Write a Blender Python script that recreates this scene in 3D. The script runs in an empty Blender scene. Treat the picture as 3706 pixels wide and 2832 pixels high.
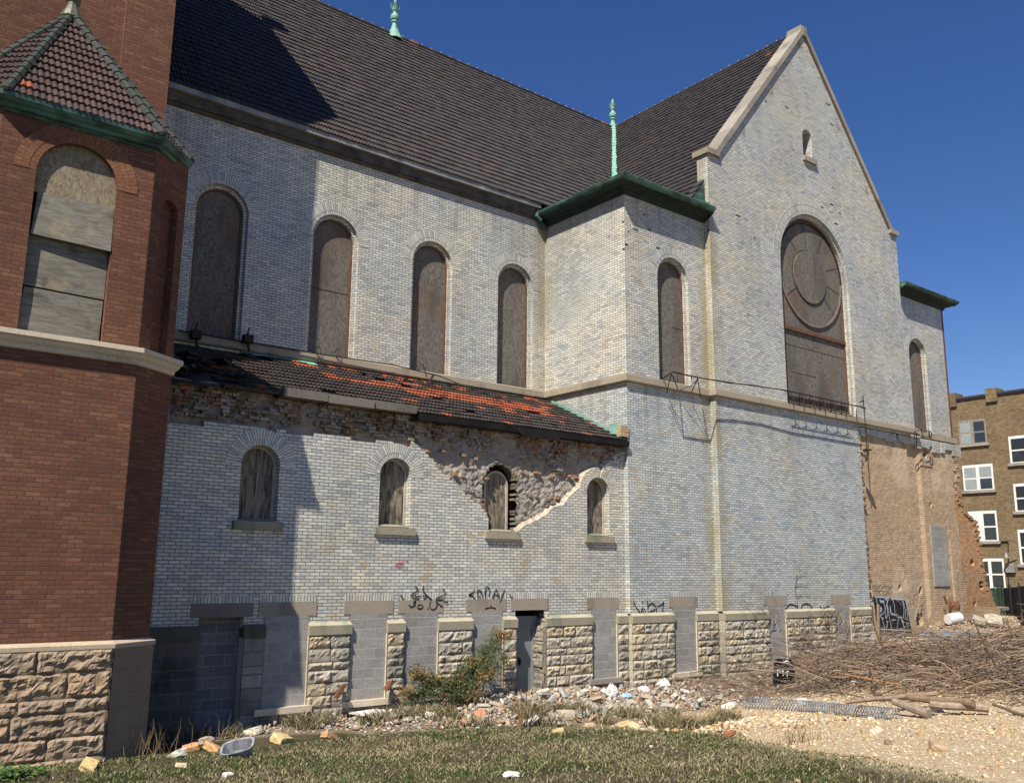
import bpy, math, random
import numpy as np
from mathutils import Vector, Matrix, noise
from mathutils.geometry import tessellate_polygon
random.seed(7); np.random.seed(7)
S = bpy.context.scene
# ------------------------------------------------------------------ camera
FPX, PCX, PCY = 3284.0, 1853.0, 1416.0
YAW, PITCH, ROLL = math.radians(38.256), math.radians(11.1815), math.radians(.565)
_f = Vector((math.sin(YAW), math.cos(YAW), 0)); _r = Vector((math.cos(YAW), -math.sin(YAW), 0)); _u = Vector((0, 0, 1))
_f2 = _f*math.cos(PITCH)+_u*math.sin(PITCH); _u2 = _u*math.cos(PITCH)-_f*math.sin(PITCH)
CR = _r*math.cos(ROLL)+_u2*math.sin(ROLL); CU = _u2*math.cos(ROLL)-_r*math.sin(ROLL); CF = _f2
cam = bpy.data.cameras.new('camera'); camo = bpy.data.objects.new('camera', cam); S.collection.objects.link(camo)
camo.matrix_world = Matrix(((CR.x, CU.x, -CF.x, 0), (CR.y, CU.y, -CF.y, 0), (CR.z, CU.z, -CF.z, 0), (0, 0, 0, 1)))
cam.sensor_width = 36; cam.lens = FPX/3706*36; cam.clip_start = .05; cam.clip_end = 2000
S.camera = camo
# ------------------------------------------------------------------ sky and sun
SUN_EL = math.radians(49.5)
TOSUN = Vector((-1.78, -1, 0)).normalized()*math.cos(SUN_EL)+Vector((0, 0, math.sin(SUN_EL)))
w = bpy.data.worlds.new('World'); S.world = w; w.use_nodes = True
nt = w.node_tree; sky = nt.nodes.new('ShaderNodeTexSky'); sky.sky_type = 'NISHITA'; sky.sun_disc = False
sky.sun_elevation = SUN_EL; sky.sun_rotation = math.atan2(TOSUN.x, TOSUN.y)
sky.air_density = 1.0; sky.dust_density = 0.1; sky.ozone_density = 4.0; sky.altitude = 300
bg = nt.nodes['Background']; bg.inputs[1].default_value = .072
hs = nt.nodes.new('ShaderNodeHueSaturation'); hs.inputs['Saturation'].default_value = 1.22; hs.inputs['Hue'].default_value = .514
nt.links.new(sky.outputs[0], hs.inputs['Color']); nt.links.new(hs.outputs[0], bg.inputs[0])
sl = bpy.data.lights.new('sun', 'SUN'); sl.energy = 5.0; sl.angle = math.radians(.5); sl.color = (1, .925, .80)
so = bpy.data.objects.new('sun', sl); S.collection.objects.link(so); so.rotation_euler = TOSUN.to_track_quat('Z', 'Y').to_euler()
so.location = TOSUN*60
S.view_settings.view_transform = 'Standard'; S.view_settings.look = 'None'; S.view_settings.gamma = 1; S.view_settings.exposure = 0.56
# ------------------------------------------------------------------ pixel (3706x2832) -> plane helpers
def ray(x, y): return CF+CR*((x-PCX)/FPX)-CU*((y-PCY)/FPX)
def onY(x, y, Y): d = ray(x, y); return d*(Y/d.y)
def onX(x, y, X): d = ray(x, y); return d*(X/d.x)
def ss(a, b, x):
    t = min(1, max(0, (x-a)/(b-a))); return t*t*(3-2*t)
def gh(x, y):
    z = -2.93+.07*max(0, 15-y)
    z += .86*ss(18, 32, x)*ss(5, 16, y)+.48*ss(31.6, 33.4, x)*ss(14.4, 16.6, y)*(1-ss(38, 40, x))
    dx, dy = (x-13.2)/3.2, (y-15.6)/1.5
    z += .26*math.exp(-dx*dx-dy*dy)
    z += .13*math.exp(-((x-3)/2.6)**2-((y-14.6)/1.4)**2)
    z += .04*noise.noise((x*.6, y*.6, 3))+.02*noise.noise((x*2, y*2, 7))
    return z
def gpt(px, py, l=0.):
    d = ray(px, py); t = 3.
    while t < 80:
        p = d*t
        if p.z < gh(p.x, p.y)+l: break
        t += .04
    return Vector((p.x, p.y, gh(p.x, p.y)+l))
# ------------------------------------------------------------------ mesh builder
class MB:
    def __init__(s): s.v = []; s.f = []; s.uv = []; s.mi = []; s.c = []
    def face(s, pts, uv=None, m=0, c=(1, 1, 1)):
        i = len(s.v); s.v += [tuple(p) for p in pts]; n = len(pts); s.f.append(tuple(range(i, i+n)))
        if uv is None:
            a, b, d = Vector(pts[0]), Vector(pts[1]), Vector(pts[2]); nn = (b-a).cross(d-a)
            ax = [abs(q) for q in nn]; k = ax.index(max(ax))
            uv = [(p[1], p[2]) if k == 0 else (p[0], p[2]) if k == 1 else (p[0], p[1]) for p in pts]
        s.uv += list(uv); s.mi.append(m); s.c += [c]*n
    def box(s, x0, x1, y0, y1, z0, z1, m=0, c=(1, 1, 1), M=None):
        P = [Vector((x, y, z)) for z in (z0, z1) for y in (y0, y1) for x in (x0, x1)]
        if M is not None: P = [M@p for p in P]
        for q in ((0, 2, 3, 1), (4, 5, 7, 6), (0, 1, 5, 4), (2, 6, 7, 3), (0, 4, 6, 2), (1, 3, 7, 5)):
            s.face([P[k] for k in q], None, m, c)
    def tube(s, pts, r, n=6, m=0, c=(1, 1, 1), cap=True):
        pts = [Vector(p) for p in pts]; rs = r if isinstance(r, (list, tuple)) else [r]*len(pts); rings = []
        for i, p in enumerate(pts):
            t = (pts[min(i+1, len(pts)-1)]-pts[max(i-1, 0)]); t = t.normalized() if t.length > 1e-9 else Vector((0, 0, 1))
            a = t.orthogonal().normalized() if i == 0 else (a0-t*a0.dot(t)).normalized()
            a0 = a; b = t.cross(a)
            rings.append([p+(a*math.cos(k*2*math.pi/n)+b*math.sin(k*2*math.pi/n))*rs[i] for k in range(n)])
        L = 0
        for i in range(len(pts)-1):
            l2 = L+(pts[i+1]-pts[i]).length
            for k in range(n):
                k2 = (k+1) % n
                s.face([rings[i][k], rings[i][k2], rings[i+1][k2], rings[i+1][k]], [(k/n, L), ((k+1)/n, L), ((k+1)/n, l2), (k/n, l2)], m, c)
            L = l2
        if cap:
            s.face(rings[0][::-1], None, m, c); s.face(rings[-1], None, m, c)
    def lathe(s, o, prof, n=12, m=0, c=(1, 1, 1)):
        o = Vector(o)
        for (r0, z0), (r1, z1) in zip(prof, prof[1:]):
            for k in range(n):
                a, b = k*2*math.pi/n, (k+1)*2*math.pi/n
                P = [o+Vector((r0*math.cos(a), r0*math.sin(a), z0)), o+Vector((r0*math.cos(b), r0*math.sin(b), z0)),
                     o+Vector((r1*math.cos(b), r1*math.sin(b), z1)), o+Vector((r1*math.cos(a), r1*math.sin(a), z1))]
                if r0 < 1e-6: P = P[1:]
                elif r1 < 1e-6: P = P[:3]
                s.face(P, None, m, c)
    def sheet(s, polys, fn, m=0, c=(1, 1, 1)):
        """flat polygon with holes; polys = [outline, hole, ...] in (u,v); fn maps (u,v) to xyz"""
        flat = [p for pl in polys for p in pl]
        tri = tessellate_polygon([[Vector((p[0], p[1], 0)) for p in pl] for pl in polys])
        for t in tri:
            q = [flat[k] for k in t]
            a = (q[1][0]-q[0][0])*(q[2][1]-q[0][1])-(q[1][1]-q[0][1])*(q[2][0]-q[0][0])
            if abs(a) < 1e-9: continue
            if a < 0: q = q[::-1]
            s.face([fn(*p) for p in q], q, m, c)
    def build(s, name, mats, parent=None, smooth=False, weld=False, loc=None):
        me = bpy.data.meshes.new(name); me.from_pydata(s.v, [], s.f)
        uv = me.uv_layers.new(name='UVMap'); uv.data.foreach_set('uv', np.array(s.uv, dtype=np.float32).ravel())
        ca = me.color_attributes.new('tint', 'FLOAT_COLOR', 'CORNER')
        arr = np.ones((len(s.c), 4), dtype=np.float32); arr[:, :3] = np.array(s.c, dtype=np.float32)
        ca.data.foreach_set('color', arr.ravel())
        mats = mats if isinstance(mats, (list, tuple)) else [mats]
        for m_ in mats: me.materials.append(m_)
        me.polygons.foreach_set('material_index', np.array(s.mi, dtype=np.int32))
        if smooth: me.polygons.foreach_set('use_smooth', np.ones(len(s.f), dtype=bool))
        if weld:
            import bmesh
            b = bmesh.new(); b.from_mesh(me); bmesh.ops.remove_doubles(b, verts=b.verts, dist=weld if weld is not True else 1e-4); b.to_mesh(me); b.free()
        o = bpy.data.objects.new(name, me); S.collection.objects.link(o)
        if loc is not None:
            me.transform(Matrix.Translation(-Vector(loc))); o.location = loc
        if parent: o.parent = parent
        return o
def npmesh(name, V, F, mat, cols=None, smooth=False):
    """V (n,3), F (m,k) arrays, cols (n,3) per vertex"""
    me = bpy.data.meshes.new(name); k = F.shape[1]
    me.vertices.add(len(V)); me.vertices.foreach_set('co', V.astype(np.float32).ravel())
    me.loops.add(F.size); me.loops.foreach_set('vertex_index', F.astype(np.int32).ravel())
    me.polygons.add(len(F)); me.polygons.foreach_set('loop_start', np.arange(0, F.size, k, dtype=np.int32))
    me.polygons.foreach_set('loop_total', np.full(len(F), k, dtype=np.int32))
    if smooth: me.polygons.foreach_set('use_smooth', np.ones(len(F), dtype=bool))
    me.update(calc_edges=True); me.validate()
    if cols is not None:
        ca = me.color_attributes.new('tint', 'FLOAT_COLOR', 'POINT'); a = np.ones((len(V), 4), np.float32); a[:, :3] = cols
        ca.data.foreach_set('color', a.ravel())
    me.materials.append(mat); o = bpy.data.objects.new(name, me); S.collection.objects.link(o); return o
def empty(name, loc=(0, 0, 0)):
    o = bpy.data.objects.new(name, None); S.collection.objects.link(o); o.location = loc; o.empty_display_size = .2; return o
def tag(o, label=None, cat=None, group=None, kind=None):
    if label: o['label'] = label
    if cat: o['category'] = cat
    if group: o['group'] = group
    if kind: o['kind'] = kind
    return o
# ------------------------------------------------------------------ materials
def lin(r, g, b): return tuple(((c/255)/12.92 if c/255 <= .04045 else ((c/255+.055)/1.055)**2.4) for c in (r, g, b))+(1,)
class NT:
    def __init__(s, name, rough=.8, spec=.3):
        s.m = bpy.data.materials.new(name); s.m.use_nodes = True; s.t = s.m.node_tree; s.b = s.t.nodes['Principled BSDF']
        s.b.inputs['Roughness'].default_value = rough; s.b.inputs['Specular IOR Level'].default_value = spec
    def put(s, sock, v):
        if isinstance(v, bpy.types.NodeSocket): s.t.links.new(v, sock)
        elif v is not None: sock.default_value = v
    def math(s, op, a, b=None, c=None, clamp=False):
        n = s.t.nodes.new('ShaderNodeMath'); n.operation = op; n.use_clamp = clamp
        for i, v in enumerate((a, b, c)): s.put(n.inputs[i], v)
        return n.outputs[0]
    def noise(s, vec, scale, detail=4, rough=.55, dist=0):
        n = s.t.nodes.new('ShaderNodeTexNoise'); s.put(n.inputs['Vector'], vec); n.inputs['Scale'].default_value = scale
        n.inputs['Detail'].default_value = detail; n.inputs['Roughness'].default_value = rough; n.inputs['Distortion'].default_value = dist
        return n.outputs[0]
    def vor(s, vec, scale, feat='F1', out='Distance'):
        n = s.t.nodes.new('ShaderNodeTexVoronoi'); n.feature = feat; s.put(n.inputs['Vector'], vec); n.inputs['Scale'].default_value = scale
        return n.outputs[out]
    def ramp(s, fac, stops, interp='LINEAR'):
        n = s.t.nodes.new('ShaderNodeValToRGB'); s.put(n.inputs[0], fac); cr = n.color_ramp; cr.interpolation = interp
        while len(cr.elements) < len(stops): cr.elements.new(.5)
        for e, (p, c) in zip(cr.elements, stops):
            e.position = p; e.color = c if len(c) == 4 else tuple(c)+(1,)
        return n.outputs[0]
    def mix(s, fac, a, b, mode='MIX'):
        n = s.t.nodes.new('ShaderNodeMix'); n.data_type = 'RGBA'; n.blend_type = mode; n.clamp_factor = True
        s.put(n.inputs[0], fac); s.put(n.inputs[6], a); s.put(n.inputs[7], b); return n.outputs[2]
    def step(s, v, a, b): 
        n = s.t.nodes.new('ShaderNodeMapRange'); n.interpolation_type = 'SMOOTHSTEP'; s.put(n.inputs[0], v)
        n.inputs[1].default_value = a; n.inputs[2].default_value = b; return n.outputs[0]
    def uv(s): n = s.t.nodes.new('ShaderNodeUVMap'); n.uv_map = 'UVMap'; return n.outputs[0]
    def pos(s): n = s.t.nodes.new('ShaderNodeNewGeometry'); return n.outputs['Position']
    def obj(s): n = s.t.nodes.new('ShaderNodeTexCoord'); return n.outputs['Object']
    def sep(s, v): n = s.t.nodes.new('ShaderNodeSeparateXYZ'); s.put(n.inputs[0], v); return n.outputs
    def comb(s, x=0, y=0, z=0):
        n = s.t.nodes.new('ShaderNodeCombineXYZ'); s.put(n.inputs[0], x); s.put(n.inputs[1], y); s.put(n.inputs[2], z); return n.outputs[0]
    def scale(s, v, k):
        n = s.t.nodes.new('ShaderNodeVectorMath'); n.operation = 'MULTIPLY'; s.put(n.inputs[0], v); n.inputs[1].default_value = k; return n.outputs[0]
    def add(s, v, k):
        n = s.t.nodes.new('ShaderNodeVectorMath'); n.operation = 'ADD'; s.put(n.inputs[0], v); s.put(n.inputs[1], k); return n.outputs[0]
    def white(s, v):
        n = s.t.nodes.new('ShaderNodeTexWhiteNoise'); n.noise_dimensions = '3D'; s.put(n.inputs['Vector'], v); return n.outputs
    def tint(s): n = s.t.nodes.new('ShaderNodeVertexColor'); n.layer_name = 'tint'; return n.outputs[0]
    def bump(s, h, strength=.5, dist=.01):
        n = s.t.nodes.new('ShaderNodeBump'); n.inputs['Strength'].default_value = strength; n.inputs['Distance'].default_value = dist
        s.put(n.inputs['Height'], h); s.t.links.new(n.outputs[0], s.b.inputs['Normal'])
    def done(s, col=None, rough=None, metal=None):
        s.put(s.b.inputs['Base Color'], col); s.put(s.b.inputs['Roughness'], rough); s.put(s.b.inputs['Metallic'], metal); return s.m
    def bricks(s, bw, bh, mort, off=.5, seed=0, wob=.003):
        """per-brick cells from UV metres -> (mask, cell vector, random value, random colour)"""
        uv = s.uv()
        if wob:
            q = s.scale(uv, (1, 1, 1)); nz = s.t.nodes.new('ShaderNodeTexNoise'); s.put(nz.inputs['Vector'], q); nz.inputs['Scale'].default_value = 4
            sub = s.add(nz.outputs['Color'], (-.5, -.5, -.5)); uv2 = s.add(uv, s.scale(sub, (wob*2, wob*2, 0)))
        else: uv2 = uv
        o = s.sep(uv2); row = s.math('FLOOR', s.math('DIVIDE', o[1], bh)); fv = s.math('FRACT', s.math('DIVIDE', o[1], bh))
        sh = s.math('MULTIPLY', s.math('FLOORED_MODULO', row, 2.), off)
        uu = s.math('ADD', s.math('DIVIDE', o[0], bw), sh); col = s.math('FLOOR', uu); fu = s.math('FRACT', uu)
        du = s.math('MULTIPLY', s.math('MINIMUM', fu, s.math('SUBTRACT', 1., fu)), bw)
        dv = s.math('MULTIPLY', s.math('MINIMUM', fv, s.math('SUBTRACT', 1., fv)), bh)
        mask = s.step(s.math('MINIMUM', du, dv), mort*.35, mort*.75)
        cell = s.comb(col, row, seed); wn = s.white(cell)
        return mask, cell, wn[0], wn[1], uv
def glazed(name, bw=.21, bh=.0675, off=.5, mort=.0125, seed=1, warm=0., grime=0.):
    N = NT(name, .35, .45)
    mask, cell, rv, rc, uv = N.bricks(bw, bh, mort, off, seed)
    base = N.ramp(rv, [(0, (.38, .395, .395)), (.12, (.48, .485, .465)), (.35, (.55, .545, .50)), (.6, (.595, .58, .52)), (.8, (.64, .62, .55)), (.95, (.72, .695, .61)), (1, (.57, .515, .39))])
    P = N.pos(); big = N.noise(P, .35, 3); mid = N.noise(P, 1.1, 4)
    cool = N.ramp(N.step(big, .4, .62), [(0, (.95, .985, 1.03)), (1, (1.03, 1.0, .94))])
    base = N.mix(1, base, cool, 'MULTIPLY')
    o = N.sep(rc); sp_ = N.sep(P)
    base = N.mix(1, base, N.ramp(N.noise(P, .55, 5, .6), [(.36, (.84, .85, .87)), (.52, (1, 1, 1)), (.66, (1.07, 1.06, 1.03))]), 'MULTIPLY')
    zone = N.math('MULTIPLY', N.step(sp_[0], 17.2, 17.5), N.math('SUBTRACT', 1., N.step(sp_[2], 4.4, 5.6)))   # bluer glaze below the string course
    base = N.mix(N.math('MULTIPLY', zone, .85), base, N.mix(1, base, (.86, .93, 1.0, 1), 'MULTIPLY'))
    dark = N.math('MULTIPLY', N.step(o[0], .82, .90), N.step(mid, .55, .66))          # clusters of greyed bricks
    vd = N.t.nodes.new('ShaderNodeVectorMath'); vd.operation = 'DISTANCE'; N.put(vd.inputs[0], P); vd.inputs[1].default_value = (17.0, 19.6, 9.1)   # sooty bricks by the re-entrant corner
    soot = N.math('MULTIPLY', N.math('SUBTRACT', 1., N.step(vd.outputs['Value'], .6, 2.4)), N.step(N.math('ADD', o[0], N.math('MULTIPLY', N.noise(P, 1.5, 4), .8)), .88, 1.02))
    base = N.mix(N.math('MULTIPLY', soot, .6), base, (.20, .215, .235, 1))
    base = N.mix(N.math('MULTIPLY', dark, .6), base, (.19, .21, .23, 1))
    och = N.math('MULTIPLY', N.step(o[1], .90, .93), N.step(N.noise(P, .8, 3), .5, .62))  # ochre bricks whose glaze is gone
    base = N.mix(N.math('MULTIPLY', och, .7), base, (.50, .37, .20, 1))
    lost = N.math('MULTIPLY', N.math('MULTIPLY', N.math('GREATER_THAN', o[2], .985), N.step(N.noise(P, .8, 2), .56, .6)), N.step(N.sep(P)[2], 7., 9.))
    base = N.mix(lost, base, (.06, .055, .05, 1))  # dark colour paints the shaded holes of missing bricks
    chip = N.math('MULTIPLY', N.step(N.noise(P, 9, 3), .70, .74), N.step(mid, .45, .6))
    base = N.mix(N.math('MULTIPLY', chip, .6), base, (.62, .60, .55, 1))
    fine = N.noise(P, 30, 3); base = N.mix(1, base, N.ramp(fine, [(.3, (.86, .86, .86)), (.7, (1.06, 1.06, 1.06))]), 'MULTIPLY')
    dirt = N.noise(N.scale(P, (1, 1, .22)), 1.6, 5)
    base = N.mix(N.math('MULTIPLY', N.step(dirt, .5, .78), .34), base, (.27, .26, .23, 1))
    so_ = N.sep(P)
    for xc, wd, yc in ((20.86, .55, None), (17.33, .38, 20.47)):                                      # rusty run-off beside the two re-entrant corners
        d = N.math('ABSOLUTE', N.math('SUBTRACT', so_[0], xc)); d = N.math('MAXIMUM', d, N.math('MULTIPLY', N.math('ABSOLUTE', N.math('SUBTRACT', so_[1], yc)), .8)) if yc else d; f = N.math('SUBTRACT', 1., N.step(d, .05, wd))
        f = N.math('MULTIPLY', f, N.step(N.noise(N.scale(P, (1, 1, .35)), 1.5, 4), .32, .62))
        base = N.mix(N.math('MULTIPLY', f, .72), base, (.33, .27, .125, 1))
    stk = N.step(N.noise(N.scale(P, (5, 5, .16)), 1., 4), .5, .66)
    fall = None
    for z0, ln in ((5.06, 2.2), (10.5, 1.6), (.74, .9)):
        q = N.math('MULTIPLY', N.step(so_[2], z0-ln, z0), N.math('SUBTRACT', 1., N.step(so_[2], z0, z0+.02))); fall = q if fall is None else N.math('ADD', fall, q)
    base = N.mix(N.math('MULTIPLY', N.math('MULTIPLY', stk, fall), .5), base, (.25, .235, .19, 1))
    low = N.math('SUBTRACT', 1., N.step(so_[2], -1.2, 1.0))
    base = N.mix(N.math('MULTIPLY', N.math('MULTIPLY', low, N.step(N.noise(P, 2.3, 4), .4, .7)), .4), base, (.36, .34, .28, 1))
    if grime: base = N.mix(grime, base, (.2, .2, .19, 1))
    col = N.mix(mask, (.115, .110, .098, 1), base)
    N.bump(N.math('ADD', mask, N.math('MULTIPLY', fine, .12)), .5, .006)
    return N.done(col, N.ramp(mask, [(0, (.9,)*3), (1, (.33,)*3)]))
def common_brick(name, pal, mortar, bw=.21, bh=.072, mort=.012, seed=3, rough=.85, patch=None, bumpd=.01):
    N = NT(name, rough, .25)
    mask, cell, rv, rc, uv = N.bricks(bw, bh, mort, .5, seed, .004)
    n = len(pal); base = N.ramp(rv, [(i/(n-1), p) for i, p in enumerate(pal)])
    P = N.pos(); fine = N.noise(P, 22, 4); big = N.noise(P, .7, 4)
    base = N.mix(1, base, N.ramp(fine, [(.3, (.8,)*3), (.7, (1.12,)*3)]), 'MULTIPLY')
    base = N.mix(1, base, N.ramp(big, [(.35, (.86,)*3), (.65, (1.1,)*3)]), 'MULTIPLY')
    mk = N.math('MULTIPLY', mask, 1.)
    col = N.mix(mk, mortar, base)
    if patch:
        for sc, lo, hi, c in patch: col = N.mix(N.step(N.noise(P, sc, 5, .6), lo, hi), col, c)
    N.bump(N.math('ADD', mask, N.math('MULTIPLY', fine, .5)), .7, bumpd)
    return N.done(col)
def stone(name, a, b, stain=(.12, .11, .09, 1), st=(.55, .75), tint=True, bumpd=.01, sc=3., rough=.85):
    N = NT(name, rough, .25); P = N.pos()
    c = N.mix(N.noise(P, sc, 6, .6), a, b)
    c = N.mix(N.math('MULTIPLY', N.step(N.noise(N.scale(P, (1, 1, .5)), 1.7, 5), *st), .7), c, stain)
    f = N.noise(P, 35, 4)
    c = N.mix(1, c, N.ramp(f, [(.3, (.82,)*3), (.7, (1.12,)*3)]), 'MULTIPLY')
    if tint: c = N.mix(1, c, N.tint(), 'MULTIPLY')
    N.bump(N.math('ADD', N.noise(P, 12, 5), N.math('MULTIPLY', f, .3)), .6, bumpd)
    return N.done(c)
def plain(name, col, rough=.6, metal=0., var=.15, sc=8., tint=False, spec=.3, bumpd=0):
    N = NT(name, rough, spec); P = N.obj()
    nz = N.noise(P, sc, 5); c = N.mix(1, col, N.ramp(nz, [(.3, (1-var,)*3), (.7, (1+var,)*3)]), 'MULTIPLY')
    if tint: c = N.mix(1, c, N.tint(), 'MULTIPLY')
    if bumpd: N.bump(nz, .6, bumpd)
    return N.done(c, None, metal)
def copper(name, light=False):
    N = NT(name, .55, .35); P = N.pos()
    a, b = ((.17, .36, .28, 1), (.25, .45, .36, 1)) if light else ((.022, .05, .041, 1), (.075, .165, .135, 1))
    c = N.mix(N.step(N.noise(N.scale(P, (1, 1, 3)), 2.2, 5), .38, .66), a, b)
    c = N.mix(N.math('MULTIPLY', N.step(N.noise(P, 6, 5), .55, .75), .7), c, (.05, .07, .055, 1))
    return N.done(c)
def osb(name, a, b, dark, seed=0):
    N = NT(name, .9, .15); uv = N.uv()
    n = N.t.nodes.new('ShaderNodeTexVoronoi'); N.put(n.inputs['Vector'], N.add(N.scale(uv, (34, 16, 1)), N.scale(N.comb(N.noise(uv, 25), N.noise(uv, 18), 0), (3.5, 3.5, 0)))); n.inputs['Scale'].default_value = 1.
    c = N.mix(N.sep(n.outputs['Color'])[0], a, b)
    P = N.pos()
    c = N.mix(N.math('MULTIPLY', N.step(N.noise(N.scale(P, (1, 1, .6)), .9, 5, .6), .5, .66), .55), c, (.16, .095, .055, 1))
    c = N.mix(N.math('MULTIPLY', N.step(N.noise(N.scale(P, (1.5, 1.5, .5)), 1.2, 3), .45, .7), .6), c, dark)
    c = N.mix(N.math('MULTIPLY', N.step(N.noise(N.scale(uv, (30, 18, 1)), 1., 2), .62, .7), .55), c, (.27, .235, .185, 1))
    N.bump(n.outputs['Distance'], .4, .004)
    return N.done(c)
def plywood(name, a, b, sx=1., sy=9., dark=(.08, .07, .055, 1), vertical=False):
    N = NT(name, .85, .2); uv = N.uv()
    k = (sy, sx, 1) if vertical else (sx, sy, 1)
    wv = N.noise(N.scale(uv, k), 2.2, 6, .6, 1.6)
    c = N.mix(N.step(wv, .3, .7), a, b)
    c = N.mix(N.math('MULTIPLY', N.step(N.noise(N.scale(uv, (1, 1, 1)), 3.1, 4), .55, .72), .75), c, dark)
    c = N.mix(N.math('MULTIPLY', N.step(N.noise(uv, 2.4, 3), .58, .7), .4), c, (.33, .26, .15, 1))
    return N.done(c)
M = {}
M['glazed'] = glazed('glazed_brick')
M['glazed_ring'] = glazed('glazed_arch_brick', .225, .0675, 0, .0125, 5)
M['red'] = common_brick('red_brick', [(.135, .056, .034), (.152, .063, .038), (.168, .072, .042), (.185, .083, .049), (.128, .055, .037), (.21, .105, .06)], (.095, .055, .038, 1), .215, .0675, .010, 11)
M['red_ring'] = common_brick('red_arch_brick', [(.20, .085, .045), (.24, .105, .055), (.27, .13, .065)], (.10, .06, .04, 1), .22, .07, .009, 12)
M['tan'] = common_brick('tan_brick', [(.17, .12, .065), (.21, .15, .08), (.25, .18, .10), (.13, .09, .055), (.22, .16, .085)], (.16, .13, .09, 1), .21, .075, .012, 13)
M['common'] = common_brick('weathered_common_brick', [(.36, .25, .155), (.43, .31, .195), (.35, .225, .135), (.46, .345, .225), (.40, .27, .16), (.31, .215, .14)], (.40, .32, .225, 1), .21, .07, .016, 14, .9,
    [(.55, .52, .62, (.48, .38, .27, 1)), (1.6, .62, .72, (.27, .18, .12, 1)), (.9, .62, .7, (.50, .44, .35, 1))], .012)
M['common_orange'] = common_brick('orange_common_brick', [(.40, .20, .09), (.46, .25, .12), (.34, .15, .07), (.48, .31, .17)], (.33, .24, .15, 1), .21, .07, .016, 15, .9, None, .02)
M['cmu'] = common_brick('concrete_block', [(.26, .25, .23), (.29, .28, .26), (.32, .31, .285)], (.37, .355, .325, 1), .40, .2, .012, 16, .9, [(1.2, .56, .72, (.22, .215, .205, 1))], .006)
M['cmu_dark'] = common_brick('shaded_concrete_block', [(.12, .12, .118), (.145, .143, .14), (.165, .163, .158)], (.26, .255, .245, 1), .40, .2, .012, 17, .9, [(1.2, .56, .72, (.10, .10, .096, 1))], .006)  # block colour darkened to carry the turret's shade at the first opening
M['lime'] = stone('rock_faced_limestone', (.34, .305, .235, 1), (.52, .475, .38, 1), (.10, .10, .09, 1), (.47, .68))
M['brown'] = stone('brown_sandstone', (.25, .18, .12, 1), (.42, .33, .24, 1), (.10, .075, .055, 1), (.55, .8))
M['lintel'] = stone('lintel_stone', (.25, .215, .17, 1), (.37, .32, .25, 1), (.15, .135, .11, 1), (.5, .75), sc=2., bumpd=.004)
M['coping'] = stone('coping_stone', (.235, .21, .175, 1), (.36, .325, .27, 1), (.12, .115, .10, 1), (.5, .75), sc=2., bumpd=.004)
M['string'] = stone('string_course_stone', (.27, .23, .175, 1), (.40, .34, .26, 1), (.12, .11, .09, 1), (.52, .78), sc=1.6, bumpd=.004)
M['cream'] = stone('cream_limestone', (.50, .42, .31, 1), (.66, .58, .45, 1), (.17, .15, .12, 1), (.56, .8), sc=2., bumpd=.004)
M['mossy'] = stone('mossy_cap_stone', (.26, .235, .17, 1), (.36, .32, .235, 1), (.11, .16, .10, 1), (.48, .70), sc=2.4, bumpd=.004)
M['mortar_edge'] = stone('broken_mortar_edge', (.38, .32, .25, 1), (.56, .49, .40, 1), (.27, .19, .13, 1), (.5, .8), sc=9)
M['copper'] = copper('green_copper'); M['copper_light'] = copper('pale_verdigris', True)
M['soffit'] = plain('shaded_green_soffit', (.018, .032, .028, 1), .7, 0, .4, 4)  # near-black colour holds the shade under the cornice
M['osb'] = osb('weathered_osb', (.095, .086, .076, 1), (.195, .178, .155, 1), (.075, .07, .065, 1))
M['osb_light'] = osb('pale_osb', (.17, .14, .09, 1), (.34, .29, .20, 1), (.19, .16, .11, 1))
M['ply'] = plywood('grey_plywood', (.13, .118, .095, 1), (.23, .215, .18, 1))
M['boardv'] = plywood('stained_boards', (.05, .042, .034, 1), (.34, .29, .215, 1), .5, 4., (.022, .019, .017, 1), True)
M['frame'] = plain('brown_window_frame', (.13, .065, .038, 1), .7, 0, .3, 5)
M['frame_old'] = plain('bare_old_frame', (.19, .155, .12, 1), .75, 0, .35, 5)
M['frame_pale'] = plain('pale_window_frame', (.40, .36, .31, 1), .7, 0, .25, 5)
M['woodfascia'] = plain('weathered_fascia', (.085, .075, .065, 1), .8, 0, .45, 2.5)
M['zinc'] = plain('grey_gutter_metal', (.25, .25, .24, 1), .5, .1, .35, 1.7)
M['iron'] = plain('rusty_iron', (.035, .026, .022, 1), .7, .3, .3, 12)
M['tar'] = plain('black_roofing_felt', (.012, .012, .014, 1), .6, 0, .4, 3, bumpd=.02)
M['door'] = plain('grey_steel_door', (.20, .215, .22, 1), .5, .0, .12, 3)
M['black'] = plain('black_paint', (.013, .013, .015, 1), .6, 0, .4, 6)
M['spray_black'] = plain('black_spray_paint', (.022, .022, .026, 1), .6, 0, .6, 7)
M['spray_silver'] = plain('silver_spray_paint', (.40, .42, .47, 1), .45, .1, .25, 6)
M['spray_red'] = plain('red_spray_paint', (.62, .07, .03, 1), .6, 0, .3, 7)
M['spray_brown'] = plain('faded_brown_paint', (.10, .065, .045, 1), .7, 0, .4, 7)
def tilemat():
    N = NT('glazed_roof_tile', .42, .4); P = N.pos(); c = N.tint()
    c = N.mix(1, c, N.ramp(N.noise(P, 18, 4), [(.3, (.8,)*3), (.7, (1.2,)*3)]), 'MULTIPLY')
    return N.done(c)
M['tile'] = tilemat()
M['hip'] = plain('dark_hip_tile', (.9, .9, .9, 1), .75, 0, .25, 9, True, .15)
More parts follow.
